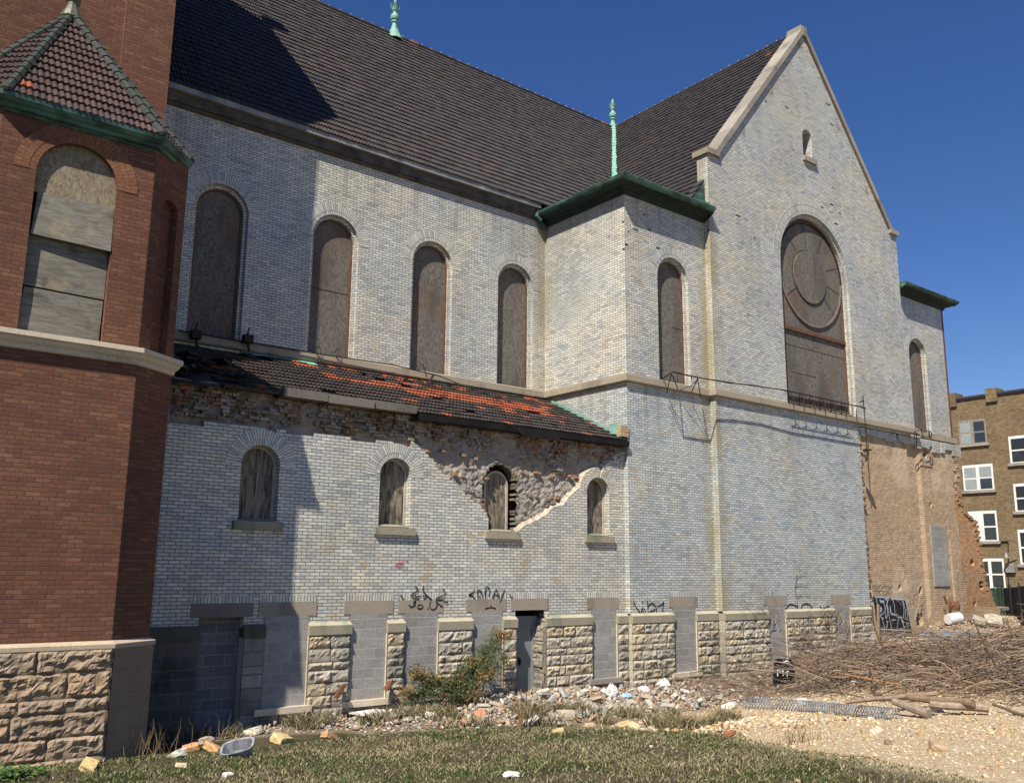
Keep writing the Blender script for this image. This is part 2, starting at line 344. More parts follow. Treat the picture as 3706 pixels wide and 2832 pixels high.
def stuccomat():
    N = NT('rough_backing', .95, .1); P = N.pos()
    c = N.mix(N.noise(P, 5, 6, .65), (.20, .178, .155, 1), (.41, .37, .32, 1))
    mask, cell, rv, rc, uv = N.bricks(.21, .07, .016, .5, 21, .02)
    bc = N.ramp(rv, [(0, (.24, .10, .055)), (.5, (.33, .19, .10)), (1, (.28, .22, .16))])
    z = N.sep(P)[2]
    f = N.step(N.math('ADD', N.noise(P, 2.6, 6, .65), N.math('MULTIPLY', N.step(z, 2.5, 3.3), .10)), .60, .66)
    c = N.mix(N.math('MULTIPLY', f, mask), c, bc)
    c = N.mix(N.step(N.noise(P, 7, 6, .7), .62, .72), c, (.42, .39, .35, 1))
    c = N.mix(N.step(N.noise(P, 6, 6, .7), .38, .30), c, (.08, .07, .06, 1))
    N.bump(N.math('ADD', N.noise(P, 20, 8, .7), N.math('MULTIPLY', N.math('MULTIPLY', mask, f), .6)), 1., .03)
    return N.done(N.mix(1, c, N.tint(), 'MULTIPLY'))
M['stucco'] = stuccomat()
# ================================================================== CHURCH
church = tag(empty('church', (17, 20, -2.9)), 'derelict pale glazed brick church with red tower, dark tiled roofs and boarded arched windows', 'church')
bpy.context.view_layer.update()
def P_(mb, name, mats, parent=None, **k):
    p = parent or church; o = mb.build(name, mats, None, **k); o.parent = p
    off = Vector(p.location)
    while p.parent: p = p.parent; off += Vector(p.location)
    o.location = Vector(o.location)-off
    return o
def arch_pts(xc, w, zs, zsp, n=18, rx=None):
    r = w/2; return [(xc-r, zs), (xc+r, zs)]+[(xc+r*math.cos(math.pi*k/n), zsp+r*math.sin(math.pi*k/n)) for k in range(n+1)]
def arch_path(xc, w, zs, zsp, n=18):
    r = w/2; return [(xc-r, zs), (xc-r, zsp)]+[(xc-r*math.cos(math.pi*k/n), zsp+r*math.sin(math.pi*k/n)) for k in range(1, n)]+[(xc+r, zsp), (xc+r, zs)]
def reveal(mb, xc, w, zs, zsp, fn, d0, d1, m=0, close=False, n=18):
    """faces from depth d0 to d1 round an arched opening; fn(u,v,d)"""
    p = arch_path(xc, w, zs, zsp, n); L = 0
    for (a, b) in zip(p, p[1:]):
        l = math.hypot(b[0]-a[0], b[1]-a[1])
        q = [fn(*a, d0), fn(*b, d0), fn(*b, d1), fn(*a, d1)]
        if abs(a[0]-b[0]) < 1e-6: uv = [(d0, a[1]), (d0, b[1]), (d1, b[1]), (d1, a[1])]
        else: uv = [(d0, zsp+L), (d0, zsp+L+l), (d1, zsp+L+l), (d1, zsp+L)]; L += l
        mb.face(q, uv, m)
def band(mb, xc, w0, w1, zsp, fn, d, m=0, legs=None, n=28, ub=.225, u0=0.):
    """arched ring between widths w0<w1, voussoir uv; optional straight legs down to z"""
    r0, r1 = w0/2, w1/2
    for k in range(n):
        a, b = math.pi*k/n, math.pi*(k+1)/n; rm = r1
        q = [fn(xc+r*math.cos(t), zsp+r*math.sin(t), d) for r, t in ((r0, a), (r1, a), (r1, b), (r0, b))]
        mb.face(q, [(u0+.004, rm*a), (u0+ub-.004, rm*a), (u0+ub-.004, rm*b), (u0+.004, rm*b)], m)
        for r, fl in ((r1, 0),):
            q = [fn(xc+r*math.cos(a), zsp+r*math.sin(a), d), fn(xc+r*math.cos(a), zsp+r*math.sin(a), d+.01), fn(xc+r*math.cos(b), zsp+r*math.sin(b), d+.01), fn(xc+r*math.cos(b), zsp+r*math.sin(b), d)]
            mb.face(q, [(u0, rm*a), (u0+.02, rm*a), (u0+.02, rm*b), (u0, rm*b)], m)
def ringsheet(mb, xc, wo, wi, zs, zsp, fn, d, m=0):
    """flat step face between outer and inner arched outline"""
    po, pi = arch_path(xc, wo, zs, zsp), arch_path(xc, wi, zs, zsp)
    for k in range(len(po)-1):
        q = [po[k], po[k+1], pi[k+1], pi[k]]
        mb.face([fn(*p, d) for p in q], q, m)
def sweep(mb, path, prof, m=0, closed=False, c=(1, 1, 1)):
    """profile (out, z) swept along plan path (x,y); outward is to the right of travel"""
    pts = [Vector((p[0], p[1], 0)) for p in path]; n = len(pts); offs = []
    for i in range(n):
        d0 = (pts[i]-pts[i-1]).normalized() if i > 0 else None
        d1 = (pts[i+1]-pts[i]).normalized() if i < n-1 else None
        n0 = Vector((d0.y, -d0.x, 0)) if d0 else None; n1 = Vector((d1.y, -d1.x, 0)) if d1 else None
        if n0 is None: o = n1
        elif n1 is None: o = n0
        else: o = (n0+n1)/(1+n0.dot(n1))
        offs.append(o)
    L = 0
    for i in range(n-1):
        l2 = L+(pts[i+1]-pts[i]).length
        for (o0, z0), (o1, z1) in zip(prof, prof[1:]):
            q = [pts[i]+offs[i]*o0, pts[i+1]+offs[i+1]*o0, pts[i+1]+offs[i+1]*o1, pts[i]+offs[i]*o1]
            for v, z in zip(q, (z0, z0, z1, z1)): v.z = z
            mb.face(q, [(L, z0), (l2, z0), (l2, z1), (L, z1)], m, c)
        L = l2
    for i in (0, n-1):
        pl = [pts[i]+offs[i]*o+Vector((0, 0, z)) for o, z in prof]
        mb.face(pl if i else pl[::-1], None, m, c)
YC, YA, YT, YG = 20.47, 17.18, 17.03, 16.80
XW, XG0, XG1, XE = 17.40, 20.84, 31.91, 35.45
SILL = 5.31
WM = [4.18, 7.22, 10.26, 13.28, 16.24]
# ---- clerestory wall
def front(Y): return lambda u, v, d=0.: (u, Y+d, v)
mb = MB(); F = front(YC)
holes = [arch_pts(x, 1.34, SILL, 8.41) for x in WM]
mb.sheet([[(-4, 4.3), (XW, 4.3), (XW, 10.85), (-4, 10.85)]]+holes, F)
for x in WM:
    reveal(mb, x, 1.34, SILL, 8.41, F, 0, .10); ringsheet(mb, x, 1.34, 1.16, SILL, 8.41, F, .10); reveal(mb, x, 1.16, SILL, 8.41, F, .10, .24)
P_(mb, 'clerestory_wall', M['glazed'])
def boarded(x, w, zs, zsp, F, depth, sub, ringw=(.1, .31), boardm='osb', framem='frame', seams=(), name='window'):
    b = MB(); b.sheet([arch_pts(x, w, zs, zsp)], lambda u, v: F(u, v, depth))
    b.uv = [(u+x*1.37, v) for u, v in b.uv]
    o = P_(b, name, M[boardm])
    fr = MB(); t = .05
    po, pi = arch_path(x, w, zs, zsp), arch_path(x, w-2*t, zs, zsp)
    for k in range(len(po)-1):
        q = [po[k], po[k+1], pi[k+1], pi[k]]; fr.face([F(*p, depth-.035) for p in q], None)
        fr.face([F(*pi[k], depth-.035), F(*pi[k+1], depth-.035), F(*pi[k+1], depth), F(*pi[k], depth)], None)
    P_(fr, 'window_frame', M[framem], o)
    if sub:
        r = MB(); band(r, x, sub, sub+.2, zsp, F, -.004, u0=0, ub=.112); band(r, x, sub+.2, sub+.63, zsp, F, -.007)
        P_(r, 'brick_arch', M['glazed_ring'], o)
    for (a, b_, z0, z1) in seams:
        s = MB(); 
        for k in range(1): s.face([F(a, z0, depth-.004), F(b_, z1, depth-.004), F(b_, z1+.022, depth-.004), F(a, z0+.022, depth-.004)])
        P_(s, 'board_seam', M['black'], o)
    return o
for i, x in enumerate(WM):
    boarded(x, 1.16, SILL, 8.41, F, .20, 1.34, seams=[(x-.53, x+.53, 7.05, 7.05)] if i == 2 else ())
# ---- aisle wall (glazed facing) with its torn edge
OPEN = {1: (6.21, 7.07), 2: (7.49, 8.42), 3: (9.35, 10.22), 4: (10.64, 11.51), 5: (12.44, 13.32), 6: (13.71, 14.59), 7: (16.14, 17.02), 8: (19.01, 19.93), 9: (22.85, 23.70), 10: (26.27, 27.15)}
LINT = {1: (6.04, 7.25), 2: (7.36, 8.58), 3: (9.20, 10.37), 4: (10.50, 11.66), 5: (12.29, 13.44), 6: (13.57, 14.74), 7: (16.00, 17.13), 8: (18.87, 20.03), 9: (22.70, 23.82), 10: (26.12, 27.28)}
PT, LB, LT = -1.05, -.91, -.65
def bottom_edge(x0, x1, ids):
    e = [(x0, PT)]
    for i in ids:
        a, b = OPEN[i]; c, d = LINT[i]; e += [(a, PT), (a, LB), (c, LB), (c, LT), (d, LT), (d, LB), (b, LB), (b, PT)]
    return e+[(x1, PT)]
def stair(pts, h=.0675, amp=.05):
    out = []
    for (a, b) in zip(pts, pts[1:]):
        n = max(1, int(abs(b[1]-a[1])/h)); 
        for k in range(n):
            t0, t1 = k/n, (k+1)/n
            x1 = a[0]+(b[0]-a[0])*t1+random.uniform(-amp, amp)*.6; z0 = a[1]+(b[1]-a[1])*t0; z1 = a[1]+(b[1]-a[1])*t1
            if n == 1: out += [(x1, b[1])]
            else: out += [(x1, z0), (x1, z1)]
    return out
left_cut = [(10.86, 2.70), (11.18, 2.48), (11.53, 2.17), (11.88, 1.95), (12.46, 1.55), (12.83, 1.28), (12.88, 1.20)]
right_cut = [(13.72, .94), (14.06, 1.11), (14.51, 1.28), (14.81, 1.52), (15.23, 1.66), (15.49, 1.91), (15.81, 2.11)]
right_cut2 = [(16.54, 2.54), (16.71, 2.76), (16.94, 2.96), (17.41, 3.18)]
def crack(pts):
    o = []
    for a, b in zip(pts, pts[1:]):
        for k in range(4):
            t = k/4; o.append((a[0]+(b[0]-a[0])*t+random.uniform(-.02, .02), a[1]+(b[1]-a[1])*t+random.uniform(-.03, .03)))
    return o+[pts[-1]]
arc4 = [(16.44-.66*math.cos(t), 2.0+.66*math.sin(t)) for t in [math.radians(a) for a in (22, 35, 50, 65, 80, 95)]]
rc = crack(right_cut)+arc4+crack(right_cut2)
top_left = [(4.6, 2.66), (5.4, 2.66)]
x = 5.4
while x < 10.6:
    x += random.choice((.21, .21, .42, .63)); top_left += [(min(x, 10.7), top_left[-1][1]), (min(x, 10.7), 2.70+.0675*random.choice((0, 0, 1, 1, 2))-.004*(x-5)*0)]
be = bottom_edge(4.6, 17.42, [1, 2, 3, 4, 5, 6, 7])
outline = be+[(17.42, 3.18)]+rc[::-1][1:]+[(13.68, .94), (12.88, .94), (12.88, 1.20)]+stair(left_cut)[::-1]+top_left[::-1]
mb = MB(); F = front(YA); AM = [7.22, 10.33, 13.27, 16.44]
holes = [arch_pts(AM[i], .80, .92, 2.01) for i in (0, 1, 3)]
mb.sheet([outline]+holes, F)
for i in (0, 1, 3): reveal(mb, AM[i], .80, .92, 2.01, F, 0, .26)
n = len(outline)
for k in range(len(be)-1, n):                                   # thickness of the torn facing
    a, b = outline[k], outline[(k+1) % n]
    cream = 1 if a[0] > 13.6 or a[1] > 2.5 else 2
    mb.face([F(*a), F(*b), F(*b, .12), F(*a, .12)], [(0, a[1]), (0, b[1]), (.1, b[1]), (.1, a[1])], cream)
P_(mb, 'aisle_wall', [M['glazed'], M['mortar_edge'], M['stucco']])
# cream lip of broken bedding along the crack
mb = MB()
for a, b in zip(rc, rc[1:]):
    def off(p, q, r): 
        d = Vector((q[0]-p[0], q[1]-p[1])); 
        if d.length < 1e-5: d = Vector((1, 0))
        d.normalize(); return (-d.y*r, d.x*r)
    o1 = off(a, b, .085)
    mb.face([F(*a, -.006), F(*b, -.006), F(b[0]+o1[0], b[1]+o1[1], .10), F(a[0]+o1[0], a[1]+o1[1], .10)], None)
P_(mb, 'broken_edge', M['mortar_edge'])
# rough backing exposed behind the torn facing
mb = MB(); cs = .04; nx, nz = int(12.9/cs), int(2.90/cs)
def rough_p(i, j):
    x, z = 4.6+i*cs, .75+j*cs
    f = noise.fractal((x*2.2, z*2.2, 1.3), 1., 2., 5)*.045+noise.noise((x*8, z*10, 5))*.035+abs(noise.noise((x*15, z*19, 8)))*.03
    f += .07*ss(2.45, 3.1, z)*max(0, noise.noise((x*5, math.floor(z/.07)*3.7, 9)))
    top = 3.40-.05*ss(9, 11, x)+(.16+.07*noise.noise((x*2.5, 1, 2)))*(1-ss(7.3, 7.5, x))
    return (x, 17.285-f, min(z, top))
g = [[rough_p(i, j) for j in range(nz+1)] for i in range(nx+1)]
for i in range(nx):
    for j in range(nz):
        x, z = 4.6+(i+.5)*cs, .75+(j+.5)*cs
        r = math.hypot(x-13.27, max(0, z-2.02)) if z > 2.02 else abs(x-13.27)
        if r < .52+.05*noise.noise((x*6, z*6, 2)) and z > .9: continue
        if any(abs(x-c) < .46 and z < 2.5 for c in (7.22, 10.33, 16.44)): continue
        mb.face([g[i][j], g[i+1][j], g[i+1][j+1], g[i][j+1]], [(p[0], p[2]) for p in (g[i][j], g[i+1][j], g[i+1][j+1], g[i][j+1])])
for zrow, x0, x1, dens in ((3.0, 10.6, 12.6, .6), (2.62, 10.9, 13.0, .55), (2.12, 11.9, 12.9, .8), (2.95, 13.8, 17.0, .75), (2.93, 12.9, 13.6, .3), (2.35, 13.9, 16.0, .6), (1.8, 14.2, 15.3, .5), (1.55, 11.9, 12.8, .0), (3.1, 8.2, 10.4, .5), (2.95, 7.9, 10.2, .35)):
    x = x0
    while x < x1:
        if random.random() < dens:
            p = .03+random.random()*.07; z = zrow+random.uniform(-.05, .05); cc = random.choice([(1.25, .72, .48), (1.1, .8, .6), (1.25, .95, .7)])
            mb.box(x, x+.10, 17.27-p, 17.30, z, z+.06, 0, cc)
        x += random.choice((.12, .2, .23, .23, .4))
def inside_cut(x, z):
    if z > 2.78: return 4.8 < x < 17.2
    xl = 10.86+(2.70-z)*1.35; xr = 13.9+(z-.94)*1.75 if z < 2.1 else 15.95+(z-2.1)*1.3
    return xl+.12 < x < xr-.2 and z > 1.0
z = 1.02
while z < 3.36:
    x = 4.8
    while x < 17.2:
        L = random.choice((.07, .1, .11, .2, .21, .15)); band_ = ss(2.65, 2.95, z)
        if inside_cut(x, z) and abs(x-13.3) > .75-.2*(z > 2.4) and noise.noise((x*1.3, z*2.1, 31)) > .28-.42*band_ and random.random() < .55+.25*band_:
            g = random.uniform(.55, 1.25); cc = random.choice([(g, g*.98, g*.95), (g*1.04, g*.96, g*.87), (g*1.1, g*.88, g*.72), (g*.95, g*.94, g*.93), (g*1.1, g*1.07, g*1.0)])
            p = random.uniform(-.02, .05)+.03*band_; a_ = random.uniform(-.12, .12)
            Mx = Matrix.Translation((x+L/2, 17.27-p, z+.03))@Matrix.Rotation(a_, 4, 'Y')@Matrix.Rotation(random.uniform(-.25, .25), 4, 'Z')
            mb.box(-L/2+.006, L/2-.006, -.03, .08, -.031, .031, 0, cc, Mx)
        x += L
    z += .07
# torn jambs of the third window
for k in range(46):
    t = k/45; zz = .95+t*2.6
    for sgn in (-1, 1):
        if random.random() < .4: continue
        if zz < 2.02: xx = 13.27+sgn*(.50+random.uniform(-.04, .04)); z = zz
        else:
            a = (zz-2.02)/1.53*math.pi/2; xx = 13.27+sgn*.52*math.cos(a); z = 2.02+.52*math.sin(a)
        cc = random.choice([(.9, .8, .7), (1.0, .78, .62), (.9, .87, .82), (.7, .66, .62)])
        w_ = random.uniform(.03, .07); mb.box(xx-w_, xx+w_, 17.26+random.uniform(-.02, .05), 17.5, z-random.uniform(.02, .035), z+.03, 0, tuple(q*random.uniform(.6, 1.05) for q in cc))
P_(mb, 'torn_wall_backing', M['stucco'], smooth=False)
for i, x in enumerate(AM):
    b = MB(); dp = .235 if i != 2 else .27; z0 = .92; wd = .80 if i != 2 else .72
    b.sheet([arch_pts(x, wd, z0, 2.01)], lambda u, v: F(u, v, dp)); b.uv = [(u*1.0+i*3.1, v) for u, v in b.uv]
    o = P_(b, 'window', M['boardv'])
    fr = MB(); po, pi = arch_path(x, wd, z0, 2.01), arch_path(x, wd-.10, z0, 2.01)
    for k in range(len(po)-1):
        q = [po[k], po[k+1], pi[k+1], pi[k]]; fr.face([F(*p, dp-.04) for p in q], None)
        fr.face([F(*pi[k], dp-.04), F(*pi[k+1], dp-.04), F(*pi[k+1], dp), F(*pi[k], dp)])
        if i == 2: fr.face([F(*po[k], dp-.04), F(*po[k], dp+.2), F(*po[k+1], dp+.2), F(*po[k+1], dp-.04)])
    P_(fr, 'window_frame', M['frame_pale'], o)
    if i != 2:
        r = MB()
        if i == 3:
            band(r, x, .80, 1.02, 2.01, F, -.004, u0=0, ub=.112)
            r2 = MB(); band(r2, x, 1.02, 1.46, 2.01, F, -.007)
            keep = [k for k, f in enumerate(r2.f) if min(r2.v[q][0] for q in f) > 16.62]
            for k in keep: r.face([r2.v[q] for q in r2.f[k]], [r2.uv[q] for q in r2.f[k]])
        else: band(r, x, .80, 1.02, 2.01, F, -.004, u0=0, ub=.112); band(r, x, 1.02, 1.46, 2.01, F, -.007)
        P_(r, 'brick_arch', M['glazed_ring'], o)
    s_ = MB(); s_.box(x-.50, x+.50, YA-.085, YA+.10, .74, .905)
    s_.face([(x-.36, YA-.08, .915), (x+.36, YA-.08, .915), (x+.36, YA+.14, .97), (x-.36, YA+.14, .97)])
    P_(s_, 'window_sill', M['mossy'], o)
# ---- lintels, basement openings, rock-faced plinth
def rock(mb, x0, x1, z0, z1, fn, bulge=.06, cs=.045, m=0, seedv=0., tintv=(1, 1, 1)):
    nx, nz = max(3, round((x1-x0)/cs)), max(3, round((z1-z0)/cs)); ph = random.random()*50; tilt = random.uniform(-.5, .6)
    def q(i, j):
        u, v = i/nx, j/nz; x, z = x0+(x1-x0)*u, z0+(z1-z0)*v
        ex = min(u*nx, (1-u)*nx)/1.6; ez = min(v*nz, (1-v)*nz)/1.6; e = min(1, ex, ez)
        d = bulge*(.35+.65*(v if tilt > 0 else .6))*(.75+.5*noise.noise((x*3+ph, z*5, ph)))+bulge*.9*noise.fractal((x*7+ph, z*10, ph*2), 1., 2.2, 5)-bulge*.5*abs(noise.noise((x*11+ph, z*14, ph)))
        if i in (0, nx) or j in (0, nz): d = 0; 
        else: d = max(.004, d)*min(1, e+.5)
        jx = 0 if i in (0, nx) else random.uniform(-.25, .25)*(x1-x0)/nx; jz = 0 if j in (0, nz) else random.uniform(-.25, .25)*(z1-z0)/nz
        return fn(x+jx, z+jz, -d)
    G = [[q(i, j) for j in range(nz+1)] for i in range(nx+1)]
    for i in range(nx):
        for j in range(nz): mb.face([G[i][j], G[i+1][j], G[i+1][j+1], G[i][j+1]], [(0, 0)]*4, m, tintv)
def courses(mb, x0, x1, fn, rows, wmin, wmax, bulge, j=.012, m=0, pal=None, cs=.045):
    for (z0, z1) in rows:
        x = x0
        while x < x1-.02:
            wd = random.uniform(wmin, wmax)*(1.0 if z1-z0 > .2 else 1.3); x2 = x+wd
            if x1-x2 < wmin*.6: x2 = x1
            t = random.choice(pal) if pal else (1, 1, 1); k = random.uniform(.85, 1.12)
            rock(mb, x+j, x2-j, z0+j, z1-j, fn, bulge, cs, m, tintv=tuple(c*k for c in t)); x = x2
ROWS = [(-1.56, -1.30), (-1.82, -1.56), (-1.98, -1.82), (-2.22, -1.98), (-2.46, -2.22), (-2.70, -2.46), (-2.92, -2.70), (-3.25, -2.92)]
LPAL = [(1, 1, 1), (1.06, 1.0, .88), (.78, .79, .80), (1.10, 1.0, .82), (.90, .92, .94), (1, .97, .9)]
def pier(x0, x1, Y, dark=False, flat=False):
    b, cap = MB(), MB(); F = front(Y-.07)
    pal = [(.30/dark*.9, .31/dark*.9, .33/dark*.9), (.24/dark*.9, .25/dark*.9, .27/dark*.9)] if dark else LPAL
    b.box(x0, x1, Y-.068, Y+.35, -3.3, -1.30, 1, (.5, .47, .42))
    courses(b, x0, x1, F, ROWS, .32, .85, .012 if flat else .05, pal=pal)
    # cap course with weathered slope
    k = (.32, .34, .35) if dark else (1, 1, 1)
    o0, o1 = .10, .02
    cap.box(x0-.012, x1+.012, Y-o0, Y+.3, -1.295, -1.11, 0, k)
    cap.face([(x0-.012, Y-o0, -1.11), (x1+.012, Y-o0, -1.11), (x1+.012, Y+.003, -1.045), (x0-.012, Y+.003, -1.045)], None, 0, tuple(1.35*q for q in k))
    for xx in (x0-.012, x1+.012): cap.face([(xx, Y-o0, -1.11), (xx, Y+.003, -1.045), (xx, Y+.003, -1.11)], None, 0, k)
    P_(cap, 'plinth_cap', M['mossy'], P_(b, 'stone_pier', [M['lime'], M['lintel']]))
pb = MB()
for k, (a, b) in enumerate([(4.6, 6.21), (7.07, 7.49), (8.42, 9.35), (10.22, 10.64), (11.51, 12.44), (13.32, 13.71), (14.62, 16.14), (17.02, 17.40)]): pier(a, b, YA, .9*(k == 0)+.4*(k == 1), k < 2)  # first two piers tinted darker, turret shade put into the stone with black staining
for a, b in [(17.40, 19.01), (19.93, 20.84)]: pier(a, b, YT)
for a, b in [(20.84, 22.85), (23.70, 26.27), (27.15, 28.42)]: pier(a, b, YG)
for xx, ya, yb in ((17.40, YT-.07, YA-.07), (20.84, YG-.07, YT-.07)):            # short returns facing left
    pb = MB()
    fn = lambda u, v, d, xx=xx: (xx+d, u, v)
    for z0, z1 in ROWS: rock(pb, ya, yb, z0, z1, lambda u, v, d, xx=xx, ya=ya, yb=yb: (xx+d*.4, ya+yb-u, v), .03, .04)
    P_(pb, 'plinth_return', M['lime'])
for i, (a, b) in OPEN.items():
    Y = YA if i < 8 else YT if i == 8 else YG
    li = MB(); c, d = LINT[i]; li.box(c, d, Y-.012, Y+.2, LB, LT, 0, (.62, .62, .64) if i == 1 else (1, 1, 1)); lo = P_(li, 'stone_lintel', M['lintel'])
    sc = MB(); yy = Y-.004; sc.face([(c, yy, LT+.002), (d, yy, LT+.002), (d, yy, LT+.14), (c, yy, LT+.14)], [(.005, c), (.005, d), (.22, d), (.22, c)]); P_(sc, 'soldier_course', M['glazed_ring'], lo)
    if i == 6: continue
    z0 = -3.2 if i == 1 else -2.62
    blk = MB(); yb_ = Y+.16 if i == 1 else Y-.015
    blk.face([(a, yb_, z0), (b, yb_, z0), (b, yb_, LB), (a, yb_, LB)], [(0, z0), (b-a, z0), (b-a, LB), (0, LB)])
    for xx in (a+.006, b-.006): blk.face([(xx, Y+.3, z0), (xx, Y-.06, z0), (xx, Y-.06, PT-.06), (xx, Y+.3, PT-.06)], [(0, z0+.05), (.05, z0+.05), (.05, LB), (0, LB)], 1); blk.face([(xx, Y+.3, PT-.06), (xx, Y, PT-.06), (xx, Y, LB), (xx, Y+.3, LB)], None, 1)
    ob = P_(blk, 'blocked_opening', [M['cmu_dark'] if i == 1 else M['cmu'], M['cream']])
    if i != 1:
        sb = MB(); sb.box(a-.14, b+.10, Y-.13, Y+.16, -2.735, -2.615); P_(sb, 'window_sill', M['cream'] if i in (2, 3, 8) else M['coping'], ob)
        fb = MB(); courses(fb, a, b, front(Y-.05), [(-2.95, -2.74), (-3.25, -2.95)], .3, .6, .05, pal=LPAL); P_(fb, 'foundation_stone', M['lime'], ob)
# steel door in the sixth opening, broken right jamb
db = MB(); db.box(13.86, 14.46, 17.48, 17.53, -3.0, -1.34); 
do = P_(db, 'steel_door', M['door'])
hb = MB(); hb.box(14.05, 14.11, 17.455, 17.48, -2.2, -2.02); hb.tube([(14.08, 17.47, -2.12), (14.08, 17.42, -2.12)], .03, 8); P_(hb, 'door_handle', M['black'], do)
db = MB(); db.box(13.71, 14.6, 17.46, 17.55, -1.30, -1.06); db.box(13.71, 14.6, 17.44, 17.6, -1.34, -1.30); P_(db, 'door_transom', M['door'], do)
db = MB(); db.box(13.68, 13.86, 17.4, 17.56, -3.1, -.91); db.box(14.46, 14.53, 17.44, 17.56, -3.1, -1.34); P_(db, 'door_frame', M['door'], do)
db = MB(); db.box(13.6, 14.9, 17.9, 17.95, -3.1, -.8); db.box(13.7, 14.62, 17.2, 17.9, -.92, -.90); P_(db, 'dark_doorway', M['black'], do)
jb = MB(); z = -3.1
while z < -1.1:
    h = random.uniform(.07, .2); xr = 14.50+.17*ss(-1.7, -1.05, z)+random.uniform(-.03, .06)
    rock(jb, 17.12, 17.5, z, z+h, lambda u, v, d, xr=xr: (xr+d, 17.12+17.5-u, v), .04, .05)
    jb.box(xr, 14.72, 17.12+random.uniform(0, .04), 17.5, z, z+h); z += h
P_(jb, 'broken_door_jamb', M['lintel'])
# ---- transept, gable and east bay walls
mb = MB(); FW = lambda u, v, d=0.: (XW+d, u, v); F = front(YT)
# west face (uv along y) - upper full depth, lower return
mb.sheet([[(YT, -1.05), (YA+.02, -1.05), (YA+.02, 3.2), (20.47, 4.6), (20.47, 10.8), (YT, 10.8)]], lambda u, v: (XW, u, v))
mb.sheet([bottom_edge(XW, XG0, [8])+[(XG0, 10.8), (XW, 10.8)], arch_pts(19.38, 1.34, SILL, 8.38)], F)
reveal(mb, 19.38, 1.34, SILL, 8.38, F, 0, .10); ringsheet(mb, 19.38, 1.34, 1.16, SILL, 8.38, F, .10); reveal(mb, 19.38, 1.16, SILL, 8.38, F, .10, .24)
P_(mb, 'transept_wall', M['glazed'])
boarded(19.38, 1.16, SILL, 8.38, F, .20, 1.34, seams=[(19.5, 19.92, 7.0, 7.0)])
mb = MB(); F = front(YG); KX = .42
mb.sheet([bottom_edge(XG0, 28.42, [9, 10])+[(28.42, 5.0), (XG1, 5.0), (XG1, 12.72), (XG1-KX, 12.72), (26.375, 19.02), (XG0+KX, 12.72), (XG0, 12.72)], arch_pts(26.31, .56, 14.22, 15.01, 10), arch_pts(26.375, 3.98, SILL, 10.12, 28)], F)
mb.sheet([[(YG, -1.05), (YT, -1.05), (YT, 10.7), (17.22, 10.7), (17.22, 12.72), (YG, 12.72)]], lambda u, v: (XG0, u, v))
mb.face([(XG1, 17.22, 10), (XG1, YG, 10), (XG1, YG, 12.72), (XG1, 17.22, 12.72)])
mb.sheet([[(XG0, 10.5), (XG1, 10.5), (XG1, 12.72), (XG1-KX, 12.72), (26.375, 19.02), (XG0+KX, 12.72), (XG0, 12.72)]], lambda u, v: (u, 17.22, v))
reveal(mb, 26.375, 3.98, SILL, 10.12, F, 0, .10, n=28); ringsheet(mb, 26.375, 3.98, 3.76, SILL, 10.12, F, .10); reveal(mb, 26.375, 3.76, SILL, 10.12, F, .10, .30, n=28)
reveal(mb, 26.31, .56, 14.22, 15.01, F, 0, .5, n=10)
P_(mb, 'gable_wall', M['glazed'])
lw = MB(); lw.sheet([arch_pts(26.31, .56, 14.22, 15.01, 10)], lambda u, v: F(u, v, .48)); lo = P_(lw, 'attic_window', M['boardv'])
r = MB(); band(r, 26.31, .56, .98, 15.01, F, -.004, n=16); P_(r, 'brick_arch', M['glazed_ring'], lo)
s_ = MB(); s_.box(25.97, 26.72, YG-.10, YG+.1, 14.05, 14.215); P_(s_, 'window_sill', M['coping'], lo)
# great window: boards with round tracery
b = MB(); D = .24; b.sheet([arch_pts(26.375, 3.76, SILL, 10.12, 28)], lambda u, v: F(u, v, D)); gw = P_(b, 'great_window', M['osb'])
fr = MB(); po, pi = arch_path(26.375, 3.76, SILL, 10.12, 28), arch_path(26.375, 3.62, SILL, 10.12, 28)
for k in range(len(po)-1):
    q = [po[k], po[k+1], pi[k+1], pi[k]]; fr.face([F(*p, D-.04) for p in q]); fr.face([F(*pi[k], D-.04), F(*pi[k+1], D-.04), F(*pi[k+1], D), F(*pi[k], D)])
P_(fr, 'window_frame', M['frame'], gw)
def disc(mb, xc, zc, r0, r1, d0, d1, n=48, m=0, a0=0, a1=360):
    for k in range(n):
        a, b = math.radians(a0+(a1-a0)*k/n), math.radians(a0+(a1-a0)*(k+1)/n)
        p = lambda r, t, d: F(xc+r*math.cos(t), zc+r*math.sin(t), d)
        if r0 > 0: mb.face([p(r0, a, d0), p(r1, a, d0), p(r1, b, d0), p(r0, b, d0)], [(q[0], q[2]) for q in (p(r0, a, d0), p(r1, a, d0), p(r1, b, d0), p(r0, b, d0))], m)
        else: mb.face([F(xc, zc, d0), p(r1, a, d0), p(r1, b, d0)], [(q[0], q[2]) for q in (F(xc, zc, d0), p(r1, a, d0), p(r1, b, d0))], m)
        mb.face([p(r1, a, d0), p(r1, a, d1), p(r1, b, d1), p(r1, b, d0)], None, m)
        if r0 > 0: mb.face([p(r0, a, d0), p(r0, b, d0), p(r0, b, d1), p(r0, a, d1)], None, m)
b = MB(); disc(b, 26.375, 10.02, 0, 1.80, D-.03, D); P_(b, 'round_board', M['osb'], gw)
b = MB(); disc(b, 26.28, 9.92, 0, .93, D-.075, D-.03); P_(b, 'centre_board', M['osb'], gw)
b = MB(); disc(b, 26.375, 10.02, 1.77, 1.84, D-.06, D, a0=190, a1=360); P_(b, 'round_moulding', M['frame_old'], gw)
b = MB()
